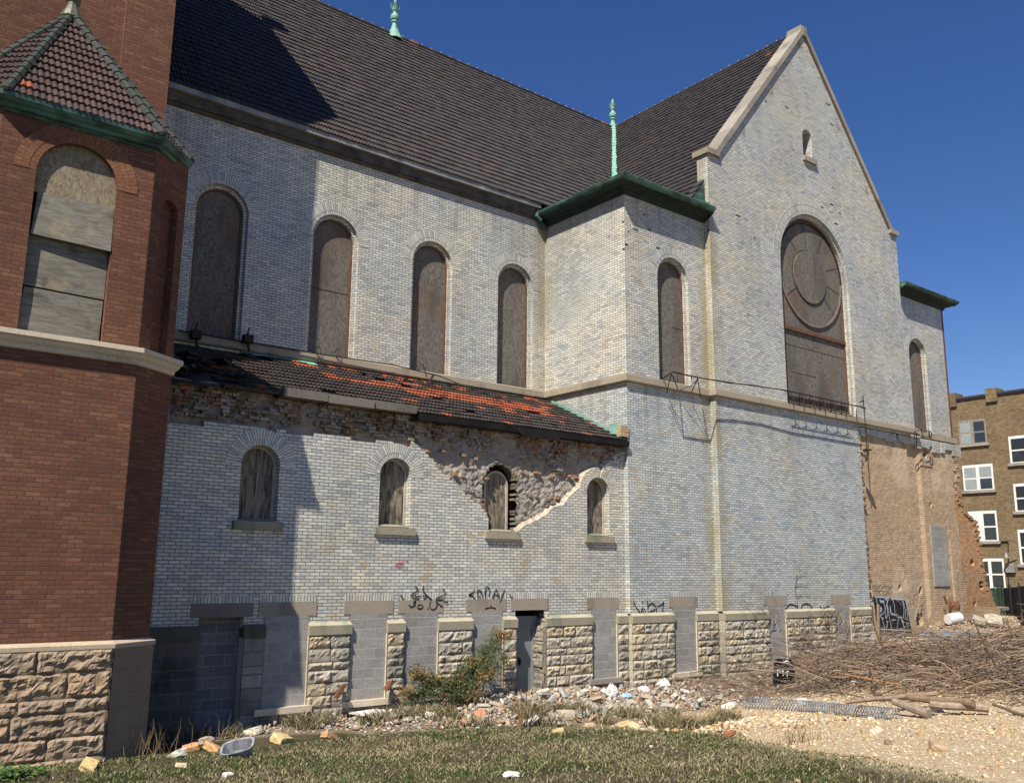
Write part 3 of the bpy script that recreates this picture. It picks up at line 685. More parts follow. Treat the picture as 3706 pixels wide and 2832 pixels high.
for a in (20, 62, 100, 138, 215, 318, 348):
    t = math.radians(a); c0 = Vector((26.375, 10.02)); p0 = c0+Vector((math.cos(t), math.sin(t)))*1.0; p1 = c0+Vector((math.cos(t), math.sin(t)))*1.76; nn = Vector((-math.sin(t), math.cos(t)))*.014
    b.face([F(*(p0-nn), D-.034), F(*(p1-nn), D-.034), F(*(p1+nn), D-.034), F(*(p0+nn), D-.034)])
disc(b, 26.28, 9.92, .935, .965, D-.033, D-.03); disc(b, 26.375, 10.02, 1.80, 1.825, D-.062, D-.03, a0=-10, a1=190)  # dark rings paint the gap and shadow line round the disc boards
for z, xa, xb in ((7.35, 24.6, 28.2), (6.45, 25.0, 26.4)): b.face([F(xa, z, D-.004), F(xb, z, D-.004), F(xb, z+.018, D-.004), F(xa, z+.018, D-.004)])
P_(b, 'board_seam', M['black'], gw)
b = MB(); b.box(24.5, 28.25, YG+D-.07, YG+D, 7.86, 7.98); P_(b, 'transom_bar', M['frame'], gw)
r = MB(); band(r, 26.375, 3.98, 4.18, 10.12, F, -.004, n=44, u0=0, ub=.112); band(r, 26.375, 4.18, 4.63, 10.12, F, -.007, n=44); band(r, 26.375, 4.63, 4.75, 10.12, F, -.01, n=44, ub=.07); P_(r, 'brick_arch', M['glazed_ring'], gw)
# east bay
mb = MB(); F = front(YT)
mb.sheet([[(XG1, 4.72), (XE, 4.72), (XE, 10.7), (XG1, 10.7)], arch_pts(33.32, 1.30, SILL, 8.31)], F)
reveal(mb, 33.32, 1.30, SILL, 8.31, F, 0, .10); ringsheet(mb, 33.32, 1.30, 1.12, SILL, 8.31, F, .10); reveal(mb, 33.32, 1.12, SILL, 8.31, F, .10, .24)
P_(mb, 'east_bay_wall', M['glazed'])
boarded(33.32, 1.12, SILL, 8.31, F, .20, 1.30)
mb = MB(); mb.box(XE, XE+.16, YT+.01, 20.6, 4.9, 10.7); mb.box(28.5, XE, 17.6, 30, 4.0, 10.5); P_(mb, 'red_brick_corner', M['red'])
# ---- torn common-brick wall below the east bay
mb = MB(); cs = .07; nx, nz = int(9.5/cs), int(7.6/cs)
REDGE = [(-2.4, 37.75), (-1.26, 37.62), (-.83, 37.45), (-.4, 37.0), (.87, 36.85), (2.05, 36.7), (2.44, 35.75), (2.96, 35.5), (5.2, 35.5)]
def redge(z):
    for (z0, x0), (z1, x1) in zip(REDGE, REDGE[1:]):
        if z <= z1: return x0+(x1-x0)*max(0, (z-z0))/(z1-z0)
    return 35.5
jag = [random.uniform(-.13, .1) for _ in range(300)]
def re2(z): return redge(z)+jag[int((z+3)/.07) % 300]
def cw(i, j):
    x, z = 28.40+i*cs, -2.5+j*cs
    y = 16.93-.010*noise.fractal((x*3, z*3, 4), 1., 2., 4)-.008*noise.noise((x*9, z*9, 2))
    if 31.75 < x < 32.7: y += .10*ss(31.75, 31.85, x)*(1-ss(32.5, 32.7, x))
    if x > 34.4: y -= .05*(1-ss(-1, 3, z))
    for hx, hz, hr in ((31.9, -1.55, .32), (32.2, -.55, .12), (36.0, .5, .14), (36.6, -.35, .2), (35.9, -1.05, .13), (33.1, 4.45, .16), (33.2, 2.6, .1), (35.2, 3.4, .1), (30.6, -.45, .1)):
        if math.hypot(x-hx, (z-hz)*1.3) < hr: y += .22
    return (x, y, z)
G = [[cw(i, j) for j in range(nz+1)] for i in range(nx+1)]
for i in range(nx):
    for j in range(nz):
        p = G[i][j]
        if p[0] > re2(p[2]) or p[2] > 4.95-.12*ss(28, 34, p[0])+.1*noise.noise((p[0]*2, 0, 0)): continue
        q = [G[i][j], G[i+1][j], G[i+1][j+1], G[i][j+1]]
        orange = p[0] > 35.1+.5*noise.noise((p[0], p[2], 8)) and p[2] < 3.2
        mb.face(q, [(k[0], k[2]) for k in q], 1 if orange else 0)
z = -2.4
while z < 4.9:                                                   # ragged right end and toothed left edge
    x = re2(z); m_ = 1 if z < 3 else 0; mb.box(x-.25, x+.02, 16.86+random.uniform(0, .06), 17.5, z, z+.07, m_)
    if z > -1.0:
        wd = random.uniform(.05, .24); mb.box(28.40, 28.42+wd, YG+random.uniform(-.01, .08), 17.1, z, z+.066, random.choice((0, 0, 1, 2)))
    z += .07
P_(mb, 'torn_brick_wall', [M['common'], M['common_orange'], M['mortar_edge']])
mb = MB(); mb.box(28.5, 37.0, 17.3, 17.6, -2.6, 1.9); mb.box(28.5, 35.4, 17.3, 17.6, 1.9, 4.9); P_(mb, 'wall_core', M['common'])
b = MB(); b.box(33.0, 34.1, 16.89, 17.1, -.40, 1.80); b.uv = [(u*1.4, v) for u, v in b.uv]
P_(b, 'blocked_opening', M['cmu'])
b = MB(); x = 28.6
while x < 35.4:
    wd = random.uniform(.2, .8); b.box(x, x+wd, 16.86, 17.2, 4.78-.25*random.random(), 5.0); x += wd+random.choice((0, .1, .02))
P_(b, 'facing_remnant', M['glazed'])
# ---- string course at sill level, copings, cornices
mb = MB(); sp = [(0, 5.06), (.09, 5.07), (.12, 5.10), (.12, 5.27), (.10, 5.285), (0, 5.318)]
sweep(mb, [(4.9, YC), (XW, YC), (XW, YT), (XG0, YT), (XG0, YG), (32.4, YG)], sp)
sweep(mb, [(32.75, YT-.02), (XE+.1, YT-.02)], [(0, 5.04), (.14, 5.05), (.14, 5.26), (0, 5.3)])
P_(mb, 'string_course', M['string'])
mb = MB()
def coping(a, b, m=0):
    (x0, z0), (x1, z1) = a, b; n = 6; d = Vector((x1-x0, 0, z1-z0)).normalized(); nn = Vector((-d.z, 0, d.x)); 
    if nn.z < 0: nn = -nn
    for k in range(n):
        p = Vector((x0, 0, z0)).lerp(Vector((x1, 0, z1)), k/n); q = Vector((x0, 0, z0)).lerp(Vector((x1, 0, z1)), (k+1)/n)
        q = q-d*.008; g = random.uniform(.82, 1.15); h = .17+random.uniform(-.004, .004)
        ya, yb = YG-.09, 17.32
        c = [p+Vector((0, ya, 0)), q+Vector((0, ya, 0)), q+Vector((0, yb, 0)), p+Vector((0, yb, 0))]; t = [v+nn*h for v in c]
        for f in ((0, 1, 2, 3), (7, 6, 5, 4), (0, 4, 5, 1), (1, 5, 6, 2), (2, 6, 7, 3), (3, 7, 4, 0)):
            al = c+t; mb.face([al[i] for i in f], None, m, (g, g, g))
coping((XG0+KX+.03, 12.78), (26.375, 19.06)); coping((XG1-KX-.03, 12.78), (26.375, 19.06))
mb.box(XG0-.08, XG0+KX+.10, YG-.097, 17.33, 12.72, 12.90, 0, (.9, .85, .8)); mb.box(XG1-KX-.10, XG1+.08, YG-.097, 17.33, 12.72, 12.90)
mb.box(26.2, 26.55, YG-.088, 17.3, 18.95, 19.3)
for x, z in ((24.15, 15.95), (22.5, 13.95), (28.55, 15.95), (30.2, 13.95), (26.375, 18.45)):       # bonder stones under the coping
    sgn = 1 if x < 26.3 else -1
    mb.face([(x, YG-.006, z), (x+sgn*.30, YG-.006, z), (x+sgn*.30, YG-.006, z+.37)] if sgn > 0 else [(x-.30, YG-.006, z), (x, YG-.006, z), (x-.30, YG-.006, z+.37)])
P_(mb, 'gable_coping', M['coping'])
mb = MB(); cpz = [(.30, 10.70), (.38, 10.71), (.43, 10.74), (.48, 10.79), (.50, 10.86), (.47, 10.89), (.43, 10.87), (0, 10.94)]; spz = [(0, 10.50), (.06, 10.51), (.08, 10.60), (.16, 10.62), (.18, 10.68), (.42, 10.70)]
so2 = MB(); sweep(so2, [(XW, 20.66), (XW, YT), (XG0+.0, YT)], spz); P_(so2, 'cornice_soffit', M['soffit'])
sweep(mb, [(XW, 20.66), (XW, YT), (XG0+.0, YT)], cpz)
mb.box(XG0-.22, XG0+.01, YG-.03, 16.92, 10.72, 11.08); mb.face([(19.98, 16.935, 10.80), (20.835, 16.935, 10.80), (20.835, 16.935, 11.90)])
mb.tube([(XW-.35, 20.25, 10.6), (XW-.5, 20.3, 10.72), (XW-.42, 20.3, 10.9)], .07, 8); mb.tube([(XW-.1, 20.35, 10.45), (XW-.35, 20.3, 10.55)], .08, 8)
P_(mb, 'copper_cornice', M['copper']); so2 = MB(); sweep(so2, [(XG1, YT), (XE+.12, YT), (XE+.12, 20.5)], spz); P_(so2, 'cornice_soffit', M['soffit']); mb = MB(); sweep(mb, [(XG1, YT), (XE+.12, YT), (XE+.12, 20.5)], cpz)
P_(mb, 'copper_cornice', M['copper'])
# ---- nave eaves
mb = MB(); mb.box(4.9, XW-.3, 20.34, 20.6, 10.76, 11.0); mb.box(4.9, XW-.3, 20.40, 20.47, 10.68, 10.76); P_(mb, 'eaves_board', M['woodfascia'])
mb = MB(); x = 4.9
while x < XW-.35:
    x2 = min(x+2.1, XW-.35); mb.box(x, x2-.01, 20.235, 20.36, 11.003, 11.135+.012*random.random()); x = x2
P_(mb, 'gutter', M['zinc'])
# ---- tile roofs
def tiles(mb, P0, P1, P2, P3, pitch=.29, wd=.2, colf=None, lift=.05, skip=None, amp=.028):
    """bottom edge P0-P1, top edge P3-P2; real stepped and rolled tile rows"""
    P0, P1, P2, P3 = map(Vector, (P0, P1, P2, P3)); U = (P1-P0).normalized(); Nn = U.cross(P3-P0).normalized(); V = Nn.cross(U)
    hh = (P3-P0).dot(V); rows = max(1, int(hh/pitch)); pitch = hh/rows; su0 = (P3-P0).dot(U)/hh; su1 = ((P2-P0).dot(U)-(P1-P0).dot(U))/hh; Lb = (P1-P0).length
    prof = [(0, 0.), (.13, .8), (.25, 1.), (.40, .35), (.5, .15), (.62, .75), (.75, .95), (.9, .3)]
    for i in range(rows):
        v0, v1 = i*pitch, (i+1)*pitch; vm = (v0+v1)/2; ua, ub = su0*vm, Lb+su1*vm
        j0, j1 = int(math.floor(ua/wd)), int(math.ceil(ub/wd))
        for j in range(j0, j1):
            if skip and skip(i, j, (j+.5)*wd, rows): continue
            c = colf(i, j, (j+.5)*wd, rows) if colf else (.03, .027, .026); lj = lift+random.uniform(-.006, .008)
            us = [((j+a)*wd, b) for a, b in prof]+[((j+1)*wd, 0)]
            us = [(min(max(u, ua), ub), b) for u, b in us]
            dv = random.uniform(-.008, .008)
            lo = [P0+U*u+V*(v0-.02+dv)+Nn*(lj+amp*b) for u, b in us]; hi = [P0+U*u+V*v1+Nn*(.012+amp*b) for u, b in us]; bo = [P0+U*u+V*(v0-.015+dv)+Nn*(.006+amp*b*.6) for u, b in us]
            for k in range(len(us)-1):
                if us[k+1][0]-us[k][0] < 1e-4: continue
                mb.face([lo[k], lo[k+1], hi[k+1], hi[k]], [(0, 0)]*4, 0, c); mb.face([bo[k], bo[k+1], lo[k+1], lo[k]], [(0, 0)]*4, 0, tuple(q*.8 for q in c))
    mb.face([P0, P1, P2, P3] if (P2-P3).length > 1e-3 else [P0, P1, P2], None, 0, (.02, .018, .017))
def dark_tile(i, j, u, r):
    k = random.uniform(.8, 1.25); n_ = noise.noise((u*.25, i*.18, 2)); q = (.040*k, .034*k, .033*k)
    if n_ > .1 and random.random() < .5: q = (.048*k, .036*k, .033*k)
    if random.random() < .0012: q = (.26, .085, .04)
    return q
RZ = 19.12
mb = MB(); tiles(mb, (-3, 20.26, 11.14), (20.26, 20.26, 11.14), (26.35, 26.35, RZ), (-3, 26.35, RZ), .288, .2, dark_tile, lift=.055, amp=.034)
P_(mb, 'nave_roof', M['tile'])
mb = MB(); tiles(mb, (19.6, 19.6, 10.275), (19.6, 17.22, 10.275), (26.35, 17.22, RZ), (26.35, 26.35, RZ), .288, .2, lambda *a: tuple(q*.8 for q in dark_tile(*a)), lift=.055, amp=.034)
tiles(mb, (20.06, 17.22, 10.878), (20.06, 16.93, 10.878), (20.825, 16.93, 11.88), (20.825, 17.22, 11.88), .288, .2, dark_tile, lift=.055, amp=.034)
P_(mb, 'transept_roof', M['tile'])
mb = MB(); mb.face([(26.35, 17.22, RZ), (32.4, 17.22, 11.1), (32.4, 32, 11.1), (26.35, 32, RZ)]); mb.face([(-3, 26.35, RZ), (33, 26.35, RZ), (33, 32.4, 11.1), (-3, 32.4, 11.1)])
mb.face([(XW, YT, 10.95), (20.9, YT, 11.0), (20.9, 20.5, 11.1), (XW, 20.5, 10.95)]); mb.face([(XG1, YT, 10.94), (XE+.1, YT, 10.94), (XE+.1, 24, 11.2), (XG1, 24, 11.2)])
P_(mb, 'hidden_roof_slope', M['tar'])
mb = MB(); mb.box(-3, XE, 32.3, 32.5, -3, 11.1); P_(mb, 'rear_wall', M['red'])
mb = MB()                                                        # ridge tiles with their small studs
def ridge(a, b, step=.42):
    a, b = Vector(a), Vector(b); L = (b-a).length; n = int(L/step); d = (b-a)/n
    for k in range(n):
        p = a+d*k; g = random.uniform(.8, 1.2); o_ = random.random() < .06; cc = (.20, .07, .035) if o_ else (.05*g, .043*g, .042*g)
        mb.tube([p, p+d*.97], [.10, .12], 8, 0, cc); mb.lathe(p+d*.5+Vector((0, 0, .10)), [(.035, 0), (.035, .03), (0, .07)], 6, 0, (.25, .25, .25))
ridge((0, 26.35, RZ+.02), (26.3, 26.35, RZ+.02)); ridge((26.35, 26.3, RZ+.02), (26.35, 17.2, RZ+.02))
P_(mb, 'ridge_tiles', M['tile'])
mb = MB(); a, b = Vector((26.35, 26.35, RZ)), Vector((20.2, 20.2, 11.1)); sd = Vector((1, -1, 0)).normalized()*.09; up = Vector((-.35, -.35, .25))*.25
n = 40
for k in range(n):
    p, q = a.lerp(b, k/n)+up, a.lerp(b, (k+1)/n)+up; w0, w1 = 1+random.uniform(-.2, .2), 1+random.uniform(-.2, .2)
    mb.face([p-sd*w0, p+sd*w1, q+sd*w1, q-sd*w0])
P_(mb, 'copper_valley', M['copper_light'])
def finial(x, y, z):
    mb = MB()
    mb.lathe((x, y, z), [(.34, -.25), (.20, .05), (.12, .25), (.085, .42), (.085, .46), (.13, .48), (.13, .52), (.09, .54), (.15, .60), (.165, .68), (.15, .77), (.08, .84), (.07, .90), (.11, .97), (.12, 1.04), (.05, 1.2), (.06, 1.32), (.035, 1.42), (.0, 1.50)], 10)
    for k in range(6):
        a = k*math.pi/3; d = Vector((math.cos(a), math.sin(a), 0)); s_ = Vector((-d.y, d.x, 0))*.06; o = Vector((x, y, z))
        p = [o+d*.09+Vector((0, 0, .98)), o+d*.15+Vector((0, 0, 1.10)), o+d*.21+Vector((0, 0, 1.24))]
        mb.face([p[0]-s_*.6, p[0]+s_*.6, p[1]+s_, p[1]-s_]); mb.face([p[1]-s_, p[1]+s_, p[2]])
    return P_(mb, 'copper_finial', M['copper_light'], smooth=False)
finial(15.12, 26.35, 19.2); finial(26.3, 26.35, 19.1)
# ---- aisle roof
ORANGE = {}
def aisle_col(i, j, u, r):
    k = random.uniform(.8, 1.2); X = u+4.9; top = r-1-i
    o = False
    if top == 4 and 9.4 < X < 16.3: o = True
    if top == 5 and 11.6 < X < 16.2: o = True
    if top == 3 and 10.8 < X < 16.4 and noise.noise((X*1.1, 3, 1)) > -.45: o = True
    if top == 6 and 15.3 < X < 16.6: o = True
    if top in (2, 3) and 11.9 < X < 12.6: o = True
    if o and random.random() < .06: o = False
    if not o and noise.noise((X*1.6, i*1.9, 4)) > .43: o = True
    if not o and top < 2 and random.random() < .2: o = True
    return (.27*k, .075*k, .036*k) if o else (.042*k, .034*k, .032*k)
def aisle_skip(i, j, u, r):
    X = u+4.9; top = r-1-i
    if X < 6.3+.5*noise.noise((i*.9, 1, 2)) : return True
    if top < 2 and (X < 7.9 or noise.noise((X*1.5, top*2., 8)) > .25): return True
    return noise.noise((X*1.3, i*1.7, 12)) > .52
mb = MB(); tiles(mb, (4.9, 17.02, 3.42), (17.3, 17.02, 3.42), (17.36, 20.44, 5.00), (4.9, 20.44, 5.00), .29, .2, aisle_col, lift=.055, skip=aisle_skip, amp=.034)
P_(mb, 'aisle_roof', M['tile'])
mb = MB(); x = 7.5
for L, g in ((1.0, .95), (1.1, 1.05), (1.1, .9)):
    dz = random.uniform(-.02, .02); mb.box(x, x+L-.02, 16.93+random.uniform(-.03, .03), 17.36, 3.40+dz, 3.58+dz, 0, (g*.58, g*.58, g*.6)); x += L
P_(mb, 'parapet_cap', M['coping'])
mb = MB(); n = 60; pr = []
for k in range(n+1):
    x = 10.7+6.65*k/n; s_ = .03*noise.noise((x*2.1, 0, 3)); pr.append([(x, 17.02, 3.44), (x, 16.90+s_, 3.42+.02*noise.noise((x*3, 1, 0))), (x, 16.93+s_, 3.30-.05*abs(noise.noise((x*1.7, 5, 0)))-(.10 if 13.6 < x < 14.9 else 0)), (x, 17.16, 3.28)])
for k in range(n):
    for q in range(3): mb.face([pr[k][q], pr[k][q+1], pr[k+1][q+1], pr[k+1][q]])
P_(mb, 'torn_roofing_felt', M['tar'])
mb = MB()
for k in range(14):                                                # heap of broken roofing over the shaded end
    x, y = random.uniform(5.0, 6.8), random.uniform(17.2, 18.8); z = 3.5+(y-17)*.47
    Mx = Matrix.Translation((x, y, z+.06))@Matrix.Rotation(random.uniform(0, 3), 4, 'Z')@Matrix.Rotation(random.uniform(-.5, .5), 4, 'X')
    mb.box(-.2, .2, -.12, .12, -.02, .03, 0, (.9, .9, .9), Mx)
P_(mb, 'broken_roofing', M['tar'])
mb = MB(); n = 26
for k in range(n):                                                 # stepped copper flashing against the transept
    t0, t1 = k/n, (k+1)/n; y0, y1 = 20.4-3.35*t0, 20.4-3.35*t1; z0, z1 = 4.98-1.58*t0, 4.98-1.58*t1
    mb.face([(XW-.012, y0, z0-.02), (XW-.012, y1, z1-.02), (XW-.03, y1, z1+.12+.07*random.random()), (XW-.03, y0, z0+.16)])
    mb.face([(XW-.012, y0, z0+.03), (XW-.012, y1, z1+.03), (XW-.22, y1, z1+.03), (XW-.22, y0, z0+.04)])
mb.face([(XW-.5, 17.2, 3.62), (XW-.02, 17.05, 3.62), (XW-.02, 17.05, 3.92), (XW-.5, 17.2, 3.86)])
P_(mb, 'copper_flashing', M['copper_light']); mb = MB(); n = 24
for k in range(n):
    x0, x1 = 7.9+1.9*k/n, 7.9+1.9*(k+1)/n; a0, a1 = .2+.12*noise.noise((x0*4, 0, 0)), .2+.12*noise.noise((x1*4, 0, 0))
    mb.face([(x0, 20.42, 5.06), (x1, 20.42, 5.06), (x1, 20.42-a1*1.2, 5.04-a1*.62+.03), (x0, 20.42-a0*1.2, 5.04-a0*.62+.03)])
P_(mb, 'copper_flashing', M['copper_light'])
mb = MB(); mb.box(17.1, XW-.005, 16.98, 17.14, 3.55, 3.85); P_(mb, 'broken_corner', M['common'])
# ---- red tower and its stair turret
TP = [(1.07, 18.0), (1.07, 15.42), (1.78, 14.95), (4.09, 14.95), (4.79, 15.42), (4.79, 18.0)]
mb = MB()
TX0, TX1, TY0, TY1, TZ = -8, 5.0, 17.97, 25.05, 19.3
mb.face([(TX0, TY0, -3), (4.05, TY0, -3), (4.05, TY0, TZ), (TX0, TY0, TZ)])
mb.box(4.05, TX1, TY0-.09, TY0+.3, -3, TZ+.02)
mb.sheet([[(TY0, -3), (TY1, -3), (TY1, TZ), (21.5, 21.75), (TY0, TZ)]], lambda u, v: (TX1, u, v))
P_(mb, 'tower_wall', M['red'])
mb = MB(); mb.face([(TX0, TY0-.1, TZ-.07), (TX1+.02, TY0-.1, TZ-.07), (TX1+.02, 21.5, 21.9), (TX0, 21.5, 21.3)]); mb.face([(TX1+.02, TY1, TZ-.07), (TX0, TY1, TZ-.07), (TX0, 21.5, 21.3), (TX1+.02, 21.5, 21.9)])
mb.lathe((4.95, 21.4, 21.8), [(.2, 0), (.12, .2), (.3, .5), (.36, .75), (.22, .95), (.05, 1.25), (0, 1.35)], 8)
P_(mb, 'tower_roof', M['tile'])
mb = MB(); F = front(14.95)
win = arch_pts(2.93, 1.20, 3.46, 6.04)
mb.sheet([[(1.78, -1.1), (4.09, -1.1), (4.09, 7.0), (1.78, 7.0)], win], F)
reveal(mb, 2.93, 1.20, 3.46, 6.04, F, 0, .22)
for (a, b) in (((1.07, 18.0), (1.07, 15.42)), ((1.07, 15.42), (1.78, 14.95)), ((4.79, 15.42), (4.79, 18.0))):
    L = math.hypot(b[0]-a[0], b[1]-a[1]); mb.face([(a[0], a[1], -1.1), (b[0], b[1], -1.1), (b[0], b[1], 7), (a[0], a[1], 7)], [(0, -1.1), (L, -1.1), (L, 7), (0, 7)])
CA, CB = Vector((4.09, 14.95, 0)), Vector((4.79, 15.42, 0)); CL = (CB-CA).length; cd = (CB-CA)/CL; cn = Vector((cd.y, -cd.x, 0))
FC = lambda u, v, d=0.: tuple(CA+cd*u-cn*d+Vector((0, 0, v)))
mb.sheet([[(0, -1.1), (CL, -1.1), (CL, 7), (0, 7)], arch_pts(.46, .40, 3.47, 6.0, 10)], FC)
reveal(mb, .46, .40, 3.47, 6.0, FC, 0, .14, n=10)
mb.sheet([arch_pts(.46, .40, 3.47, 6.0, 10)], lambda u, v: FC(u, v, .14))
P_(mb, 'turret_wall', M['red'])
mb = MB(); band(mb, 2.93, 1.20, 1.42, 6.04, F, -.004, u0=0, ub=.11); band(mb, 2.93, 1.42, 1.84, 6.04, F, -.008); ta = P_(mb, 'brick_arch', M['red_ring'])
b = MB(); b.sheet([arch_pts(2.93, 1.20, 5.72, 6.04)], lambda u, v: F(u, v, .10)); tw = P_(b, 'turret_window', M['osb_light'])
ta.parent = tw; ta.location = Vector(ta.location)-Vector(tw.location)
def panel(pts, name, thick=.02, m='ply', du=0):
    b = MB(); fr_ = [Vector(p) for p in pts]; bk = [p+Vector((0, thick, 0)) for p in fr_]
    b.face(fr_, [(p.x+du, p.z) for p in fr_]); n = len(fr_)
    for k in range(n): b.face([fr_[k], bk[k], bk[(k+1) % n], fr_[(k+1) % n]], [(0, 0), (.02, 0), (.02, .02), (0, .02)])
    return P_(b, name, M[m], tw)
panel([(2.36, 14.985, 5.02), (3.52, 14.93, 4.98), (3.52, 15.0, 5.74), (2.40, 15.04, 5.74)], 'plywood_sheet')
panel([(2.345, 15.06, 4.22), (3.52, 15.06, 4.20), (3.52, 15.075, 5.1), (2.35, 15.075, 5.1)], 'plywood_sheet', du=2)
panel([(2.35, 15.03, 3.47), (3.50, 15.05, 3.47), (3.51, 15.05, 4.17), (2.37, 15.05, 4.19), (2.35, 15.05, 3.95)], 'plywood_sheet', du=5)
b = MB(); b.face([F(2.33, 3.46, .2), F(3.53, 3.46, .2), F(3.53, 6, .2), F(2.33, 6, .2)]); P_(b, 'dark_opening', M['black'], tw)
mb = MB(); tsp = [(0, 3.19), (.04, 3.20), (.05, 3.26), (.10, 3.30), (.12, 3.35), (.16, 3.375), (.16, 3.45), (0, 3.475)]
sweep(mb, TP[1:5]+[(4.79, 16.9)], tsp); sweep(mb, [(1.07, 17.0), (1.07, 15.42)], tsp)
P_(mb, 'turret_string_course', M['cream'])
# turret stone base: big rock-faced blocks in front, dressed stone on the chamfer
mb = MB(); FB = front(14.87); TR = [(-1.52, -1.20), (-1.88, -1.52), (-2.08, -1.88), (-2.42, -2.08), (-2.72, -2.42), (-3.1, -2.72)]
CHC = (.80, .76, .72)
courses(mb, 1.7, 4.10, FB, TR, .65, 1.25, .055, .010, 0, [(1, 1, 1), (1.06, 1.0, .92), (.92, .9, .87), (1.03, .96, .86)], cs=.035)
mb.box(1.7, 4.11, 14.872, 15.3, -3.2, -1.2, 0, (.6, .55, .5))
mb.face([(4.12, 14.87, -3.2), (4.85, 15.36, -3.2), (4.85, 15.36, -1.2), (4.12, 14.87, -1.2)], [(0, 0)]*4, 0, CHC); mb.face([(4.85, 15.36, -3.2), (4.85, 17.2, -3.2), (4.85, 17.2, -1.2), (4.85, 15.36, -1.2)], [(0, 0)]*4, 0, CHC)
mb.face([(1.0, 15.36, -3.2), (1.7, 14.87, -3.2), (1.7, 14.87, -1.2), (1.0, 15.36, -1.2)], [(0, 0)]*4, 0, CHC)
mb.face([(1.0, 18, -3.2), (1.0, 15.36, -3.2), (1.0, 15.36, -1.2), (1.0, 18, -1.2)], [(0, 0)]*4, 0, CHC)
for z in (-1.52, -1.88, -2.08, -2.42, -2.72):
    mb.face([(4.13, 14.873, z-.006), (4.85, 15.357, z-.006), (4.85, 15.357, z+.006), (4.13, 14.873, z+.006)], [(0, 0)]*4, 1, (.6,)*3)
sweep(mb, [(1.0, 18), (1.0, 15.40), (1.76, 14.91), (4.11, 14.91), (4.83, 15.40), (4.83, 17.2)], [(.03, -1.22), (.05, -1.2), (.05, -1.14), (-.06, -1.08)], 1, c=(1.5, 1.4, 1.25))
P_(mb, 'turret_base', [M['brown'], M['lintel']])
EO = [(1.0, 18.0), (1.0, 15.42), (1.72, 14.72), (4.15, 14.72), (4.86, 15.42), (4.86, 18.0)]
mb = MB(); sweep(mb, EO, [(o-.25, z) for o, z in [(-.1, 6.86), (.05, 6.86), (.06, 6.90), (.13, 6.91), (.14, 6.96), (.20, 6.98), (.24, 7.03), (.25, 7.10), (.22, 7.12), (.18, 7.08), (-.1, 7.05)]])
P_(mb, 'copper_gutter', M['copper'])
EP = [Vector((x+(.06 if x < 2.9 else -.06), y+(.05 if y < 17 else 0), 7.09)) for x, y in EO]
AP = Vector((2.93, 17.0, 9.98))
mb = MB()
def tcol(i, j, u, r):
    k = random.uniform(.82, 1.2); q = (.070*k, .046*k, .042*k)
    return (.26, .085, .04) if random.random() < .006 else q
for a, b in ((0, 1), (1, 2), (2, 3), (3, 4), (4, 5)): tiles(mb, EP[a], EP[b], AP, AP, .245, .19, tcol, lift=.05, amp=.03)
tr = P_(mb, 'turret_roof', M['tile'])
for k in (1, 2, 3, 4):
    mb = MB(); a, b = EP[k]+Vector((0, 0, .05)), AP+Vector((0, 0, .05)); n = 15
    for i in range(n):
        p, q = a.lerp(b, i/n), a.lerp(b, (i+1.1)/n); g = random.uniform(.85, 1.15); mb.tube([p, q], [.095, .075], 8, 0, (.050*g, .056*g, .050*g))
    mb.lathe(a, [(.0, -.08), (.08, -.05), (.1, 0), (.08, .06), (0, .09)], 8, 0, (.05, .055, .05)); P_(mb, 'hip_tiles', M['hip'], tr)
mb = MB(); mb.lathe(AP, [(.20, -.06), (.15, .08), (.10, .2), (.10, .26), (.13, .30), (.13, .36), (.09, .40), (0, .42)], 10, 0, (.095, .10, .07)); P_(mb, 'roof_knob', M['tile'], tr)
# ---- iron lamp frames along the string course
def T8(x, y): return (2400+x*.3411, 1320+y*.3411)
def seg(mb, pts, r=.018): mb.tube(pts, r, 6)
mb = MB(); Yr = 16.35
R = lambda x, y, Y=Yr: onY(*T8(x, y), Y)
seg(mb, [R(0, 140, 16.9), R(100, 75), R(375, 135), R(700, 188, 16.38), R(985, 222, 16.36), R(1320, 275, 16.3), R(1560, 325, 16.3), R(2000, 425, 16.3), R(2110, 445, 16.3)], .022)
for a, b in (((90, 85), (35, 300)), ((90, 95), (155, 250)), ((375, 130), (295, 300)), ((365, 140), (400, 350))): seg(mb, [R(*a), R(*b, 16.9)], .014)
seg(mb, [R(160, 100), R(150, 185, 16.6), R(60, 165, 16.7)], .01); seg(mb, [R(370, 150), R(300, 220, 16.6), R(180, 262, 16.85)], .01)
seg(mb, [R(300, 118), R(300, 150)], .02)
P_(mb, 'iron_lamp_frame', M['iron'])
mb = MB()
Yb = 16.52
seg(mb, [R(1335, 405, Yb), R(1560, 455, Yb), R(1990, 545, Yb)], .014)
for k in range(7):
    x = 1330+k*112; yt = 280+k*24.5; yb = 405+k*23.
    seg(mb, [R(x, yt, 16.3), R(x+4, yb, Yb)], .012)
    if k < 6: seg(mb, [R(x, yb, Yb), R(x+60, yb-28, Yb), R(x+112, yb+23, Yb)], .010); seg(mb, [R(x+10, yt, 16.3), R(x+45, yt+50, 16.35)], .009)
    seg(mb, [R(x+50, yb+5, Yb), R(x+50, yb-70, 16.75)], .016)
mb.face([R(1325, 320, 16.78), R(1960, 445, 16.78), R(1960, 500, 16.78), R(1325, 375, 16.78)])
P_(mb, 'iron_lamp_basket', M['iron'])
def T6(x, y): return (2976+x*.4465, 1250+y*.4465)
mb = MB(); Q = lambda x, y, Y: onY(*T6(x, y), Y)
seg(mb, [Q(328, 405, 16.3), Q(340, 520, 16.3), Q(352, 700, 16.3), Q(366, 930, 16.3)], .016)
